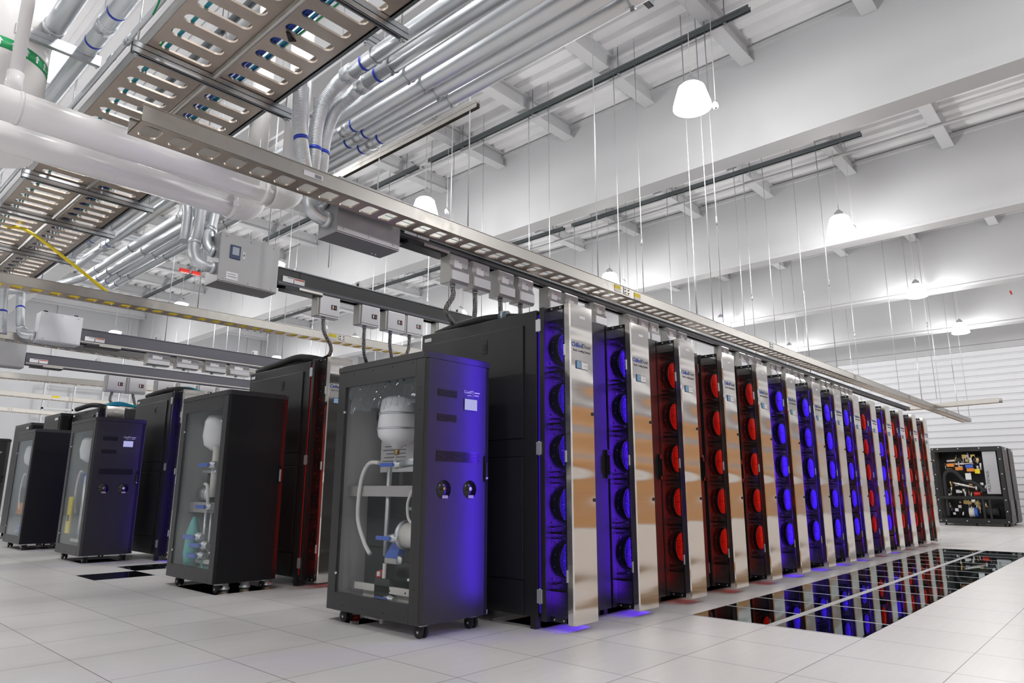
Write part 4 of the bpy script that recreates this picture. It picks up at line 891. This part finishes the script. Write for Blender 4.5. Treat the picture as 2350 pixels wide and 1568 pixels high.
# ceiling struts and rods
def ceil_strut(x, y0, y1, z, lab, m=strutd):
    b = B(); b.box(x-.04, y0, z, x-.036, y1, z+.08).box(x+.036, y0, z, x+.04, y1, z+.08).box(x-.04, y0, z+.036, x+.04, y1, z+.042).box(x-.04, y0, z, x-.024, y1, z+.004).box(x+.024, y0, z, x+.04, y1, z+.004)
    n = int((y1-y0)/1.7)
    for k in range(n+1):
        y = y0+.35+k*1.72
        if y < y1: b.tube([(x, y, z-.05), (x, y, DECK)], .006, 6); b.box(x-.02, y-.02, z-.012, x+.02, y+.02, z)
    tag(b.build('ceiling_channel', m), lab, 'ceiling channel', 'dark channels below the roof deck')
SX = [6.6, 11.1, 16.75, 21.6]
ZS = 7.15
spans = {0: [(.3, 6.75), (7.1, 13.2), (13.6, 22)], 1: [(.2, 6.7), (6.95, 9.4), (9.6, 15), (15.4, 22)], 2: [(.1, 6.6), (7, 13), (13.4, 22)], 3: [(.5, 7), (7.4, 13)]}
for i, x in enumerate(SX):
    for j, (a, c) in enumerate(spans[i]): ceil_strut(x, a, c, ZS, 'dark channel under the roof, %s bay, %s length' % (('nearest', 'second', 'third', 'far')[i], ('right', 'next', 'left', 'far left')[j]))
ceil_strut(2.1+.0, 3.9, 9, ZS, 'dark channel under the roof nearest the camera, above the conduits')
rods = {0: [.95, 1.30, 1.08, 2.08, 2.46, 3.75, 4.18, 5.26, 6.04, 6.68, 8.0, 8.4, 10.0, 10.6, 12.6, 14.1, 14.8, 15.6, 17.3, 18.2, 20.2, 22.5], 1: [.999, 1.45, 2.02, 2.41, 2.60, 3.72, 4.13, 4.95, 5.18, 6.13, 6.64, 8.0, 8.9, 10.1, 10.5, 12.2, 13.1, 14.4, 16.8, 17.6, 19.1, 21.6], 2: [.6, .9, 1.35, 2.2, 3.6, 3.9, 5.0, 5.3, 8.1, 10.2, 11.3, 13.2, 14.8, 16.0, 18.0, 20.8, 22.4], 3: [.75, 1.0, 1.4, 3.7, 5.1, 7.3, 9.0, 10.8, 12.8, 15.1]}
rp = None
for i, ys_ in rods.items():
    for j, y in enumerate(ys_):
        zb = {True: 3.0, False: 3.0}[True]
        b = B(); b.tube([(0, 0, zb), (0, 0, DECK)], .0065, 6)
        if j % 3 == 0: b.tube([(0, 0, 4.3+.2*i), (0, 0, 4.42+.2*i)], .013, 8)
        if j % 4 == 1: b.tube([(0, 0, zb), (0, 0, 4.5)], .011, 8)
        tag(b.build('hanger_rod', galv, loc=(SX[i], y, 0)), 'thin steel hanger rod dropping from the %s dark ceiling channel' % ('nearest', 'second', 'third', 'fourth')[i], 'hanger rod', 'rods from the %s ceiling channel' % ('nearest', 'second', 'third', 'fourth')[i])
for (x, y, zb, lb) in ((2.38, 1.2, 3.0, 'rod beside the bright channel'), (2.38, 2.5, 3.2, 'rod behind the bright channel'), (2.38, 3.3, 3.2, 'rod over the second busway'), (1.90, 5.3, 3.0, 'rod to the yellow cable tray'), (4.4, 3.66, 3.18, 'rod over the second busway, right'), (2.0, 3.9, 3.2, 'rod behind the display junction box'), (4.55, 8.1, 3.1, 'rod to the third busway'), (2.6, 8.1, 3.1, 'rod to the third busway, left'), (4.5, 1.37, 3.0, 'rod over the nearest busway')):
    tag(B().tube([(x, y, zb), (x, y, DECK)], .0065, 6).build('hanger_rod', galv), 'thin steel hanger '+lb, 'hanger rod')
for i, (x, y0, y1, lb) in enumerate(((10.26, -6.2, -1.4, 'orange pipe under the roof at the right edge of the photo'), (10.3, 15, 22.5, 'thin orange pipe below the roof at left'))):
    tag(B().tube([(x, y0, 7.35), (x, y1, 7.35)], .035, 10, orangem).build('orange_pipe'), lb, 'pipe')
for i, (x, y0, y1) in enumerate(((11.9, -6, 14), (6.9, 1, 16), (17.2, -6, 14))):
    tag(B().tube([(x, y0, 7.287), (x, y1, 7.287)], .03, 10).build('white_conduit', white), 'white conduit running under the roof, %s bay' % ('second', 'first', 'third')[i], 'conduit', 'white roof conduits')

# high-bay lamps: globe, housing, hook, cable, light
def make_lamp():
    t = empty('high_bay_lamp', (0, 0, 0))
    B().lathe([(0, -.02), (.12, -.02), (.165, -.06), (.195, -.16), (.235, -.30), (.24, -.34), (.22, -.352), (0, -.36)], 28, m=lampm).build('globe', parent=t)
    h = B(); h.lathe([(0, .10), (.03, .10), (.05, .07), (.075, .05), (.085, -.01), (.13, -.02), (.13, -.03), (0, -.03)], 20, m=white); h.box(.10, -.05, -.06, .20, .05, 0, white, .01); h.build('housing', parent=t)
    k = B(); k.tube([(0, 0, .10), (.02, 0, .13), (.02, 0, .17), (0, 0, .19), (-.02, 0, .17), (-.01, 0, .15)], .006, 6, galv); k.tube([(0, 0, .19), (0, 0, 1.315)], .006, 6, cream); k.build('cable', parent=t)
    return t
LP = make_lamp()
def sensor(x, y, z):
    b = B(); b.lathe([(0, 0), (.035, .0), (.045, .03), (.045, .055), (.02, .10), (0, .10)], 14, m=white); b.tube([(0, 0, .09), (0, 0, 1.805)], .005, 6, cream); b.lathe([(0, -.006), (.018, -.006), (.018, 0), (0, 0)], 10, m=blackg)
    return b.build('occupancy_sensor', loc=(x, y, z))
lamps = []
for i, x in enumerate((-5.4, .25, 5.94, 11.67, 17.5, 22.9)):
    for j, y in enumerate((-4.25, .87, 6.05, 11.2, 16.39, 21.55)):
        if i or j < 4: lamps.append((i, j, x, y))
first = True
for i, j, x, y in lamps:
    o = LP if first else dup(LP); first = False; o.location = (x, y, 6.0)
    tag(o, 'bright bell-shaped high-bay lamp, %s bay, %s' % (('behind the camera', 'nearest', 'second', 'third', 'fourth', 'farthest')[i], ('out of frame at right', 'right-hand row', 'middle row', 'left of middle', 'far left row', 'last row at left wall')[j]), 'ceiling lamp', 'high-bay lamps')
    L = bpy.data.lights.new('lamp_light', 'POINT'); L.energy = LAMP_W; L.shadow_soft_size = .16; L.color = (1, .985, .965)
    lo_ = bpy.data.objects.new('lamp_light', L); COL.objects.link(lo_); lo_.parent = o; lo_.location = (0, 0, -.62)
    if j in (1, 2, 3) and i in (2, 3, 4): tag(sensor(x+.42, y-.12, 5.80), 'small white sensor hanging beside the lamp in the %s bay, %s' % (('', 'nearest', 'second', 'third', 'fourth')[i], ('', 'right row', 'middle row', 'left row')[j]), 'sensor', 'hanging sensors beside the lamps')
tag(B().box(-.05, -.012, -.05, .05, .012, .05, redm, .01).box(-.12, -.02, -.02, .12, .02, .03, redm, .01).tube([(0, 0, .05), (0, 0, 1.605)], .005, 6, white).build('cord_reel', loc=(20.07, -.77, 6.0)), 'small red fixture hanging near the right edge', 'fixture')
for k, (x, y) in enumerate(((4.83, 13.49), (5.12, 13.5))): tag(B().box(-.12, -.03, -.05, .12, .03, .05, redm, .02).tube([(0, 0, .05), (0, 0, 1.70)], .005, 6, white).build('red_fixture', loc=(x, y, 6.0)), 'small red fixture left of the display junction box, %s of two' % ('left', 'right')[k], 'fixture', 'red fixtures below the roof')

# ---------------------------------------------------------------- chillers at the far end
def chiller(loc, lab):
    t = empty('chiller', loc, lab, 'chiller', 'open-sided black chillers at the far wall'); W, H, D = 1.68, 2.15, .9
    f_ = B(); f_.box(0, 0, .06, .05, .10, H, black, .01).box(0, W-.10, .06, .05, W, H, black, .01).box(0, .10, .06, .05, W-.10, .20, black).box(0, .10, H-.12, .05, W-.10, H, black).box(0, .10, .72, .05, W-.10, .80, black)
    f_.box(.05, 0, .06, D, W, .1, black).box(.05, 0, H-.05, D, W, H, black).box(D-.04, 0, .1, D, W, H, black).box(.05, W-.03, .1, D, W, H, intm)
    for y in (.40, .55): f_.box(0.02, y, .2, .05, y+.05, .72, black)
    for y in (.05, .5, 1.0, 1.5, W-.05):
        for z in (.13, H-.04): f_.lathe([(0, 0), (.016, 0), (.014, -.008), (0, -.01)], 8, (0, y, z), 'x', label)
    for z in (.4, .7, 1.0, 1.4, 1.8):
        for y in (.05, W-.05): f_.lathe([(0, 0), (.016, 0), (.014, -.008), (0, -.01)], 8, (0, y, z), 'x', label)
    f_.build('frame', parent=t)
    sp_ = B().box(.06, -.02, .1, D, 0, H-.02, black, .006).box(.12, -.03, .3, D-.1, -.02, .7, char, .003).build('side_door', parent=t)
    text('Motivair', .19, redm, sp_, (.50, -.028, 2.02), (PI/2, PI/2, 0))
    B().box(D-.32, -.03, H-.08, D-.16, -.02, H-.03, label).build('label', parent=t)
    g_ = B().box(.10, .14, .86, .2, .46, 2.02, tapm, .006).build('electrical_panel', parent=t)
    text('MULTISTACK', .095, textblack, g_, (.095, .36, .93), (PI/2, -PI/2, -PI/2))
    hs = B(); hs.tube(curve3([(.15, 1.46, .2), (.15, 1.46, .9), (.15, 1.44, 1.35), (.15, 1.32, 1.50), (.15, 1.15, 1.46), (.15, .98, 1.25), (.15, .80, 1.20), (.15, .66, 1.10), (.15, .50, .92)]), .058, 14, rubber); hs.build('insulated_hose', parent=t)
    hs = B(); hs.tube([(.14, 1.28, 1.18), (.14, .72, 1.03)], .042, 14, steel); hs.lathe([(.05, -.02), (.065, -.02), (.065, .02), (.05, .02)], 14, (.14, .70, 1.02), 'y', galv); hs.build('steel_pipe', parent=t)
    hs = B(); hs.tube([(.20, 1.40, 1.68), (.20, .70, 1.70)], .035, 12, steel); hs.tube([(.25, 1.35, 1.78), (.25, 1.0, 1.80)], .03, 12, cream); hs.build('header_pipe', parent=t)
    rnd = random.Random(3)
    for k in range(88):
        y = rnd.uniform(.50, 1.45); z = rnd.choice((rnd.uniform(.82, 1.15), rnd.uniform(1.5, 1.95), rnd.uniform(.25, .7))); s_ = rnd.uniform(.02, .055)
        m = rnd.choice((galv, galv, cream, steel, brass, rubber, label))
        vb = B()
        if rnd.random() < .6: vb.tube([(.22, y, z-rnd.uniform(.04, .15)), (.22+rnd.uniform(-.05, .05), y+rnd.uniform(-.05, .05), z+.08)], s_*.5, 8, m)
        else: vb.box(.18, y-s_, z-s_, .24, y+s_, z+s_, m, .004)
        vb.build('pipe_fitting', parent=t)
    for (y, z, m) in ((1.25, 1.66, orangem), (1.05, 1.56, orangem), (.80, 1.62, lblue), (.78, 1.52, orangem)): B().box(.10, y-.09, z-.045, .18, y+.09, z+.045, m, .01).build('actuator', parent=t)
    B().box(.09, .56, 1.42, .10, .68, 1.54, yellowm).build('yellow_tag', parent=t)
    B().box(.09, .78, 1.25, .12, .92, 1.43, label, .01).build('controller', parent=t)
    B().tube([(.15, .78, .86), (.15, .62, .86)], .06, 16, redm).build('red_gauge', parent=t)
    pm = B(); pm.tube([(.2, .95, .36), (.2, .82, .36)], .13, 20, cream); pm.tube([(.2, .82, .36), (.2, .74, .36)], .13, 20, lblue); pm.tube([(.2, .62, .38), (.2, .25, .38)], .13, 24, rubber); pm.build('pump', parent=t)
    for (x, y) in ((.1, .15), (.1, .8), (.1, W-.15), (D-.1, .15)): B().lathe([(0, -.02), (.03, -.02), (.03, .02), (0, .02)], 12, (x, y, .03), 'y', rubber).build('caster', parent=t)
    return t
chiller((21.6, .14, 0), 'open-sided black chiller full of pipes and hoses at the far wall')
chiller((22.75, .14, 0), 'black chiller with red lettering directly behind the open-sided one')
chiller((24.2, 1.5, 0), 'black chiller half hidden left of the open-sided one')
# white shelving at the far left wall
s = B()
for i in range(5): s.box(5+i*.9, 24.9, 0, 5.05+i*.9, 25.0, 4.6)
for z in (1.2, 2.4, 3.6, 4.5): s.box(5, 24.9, z, 8.65, 25.0, z+.06)
tag(s.build('shelving_frame', white), 'tall white shelving frame at the far left wall', 'shelving')
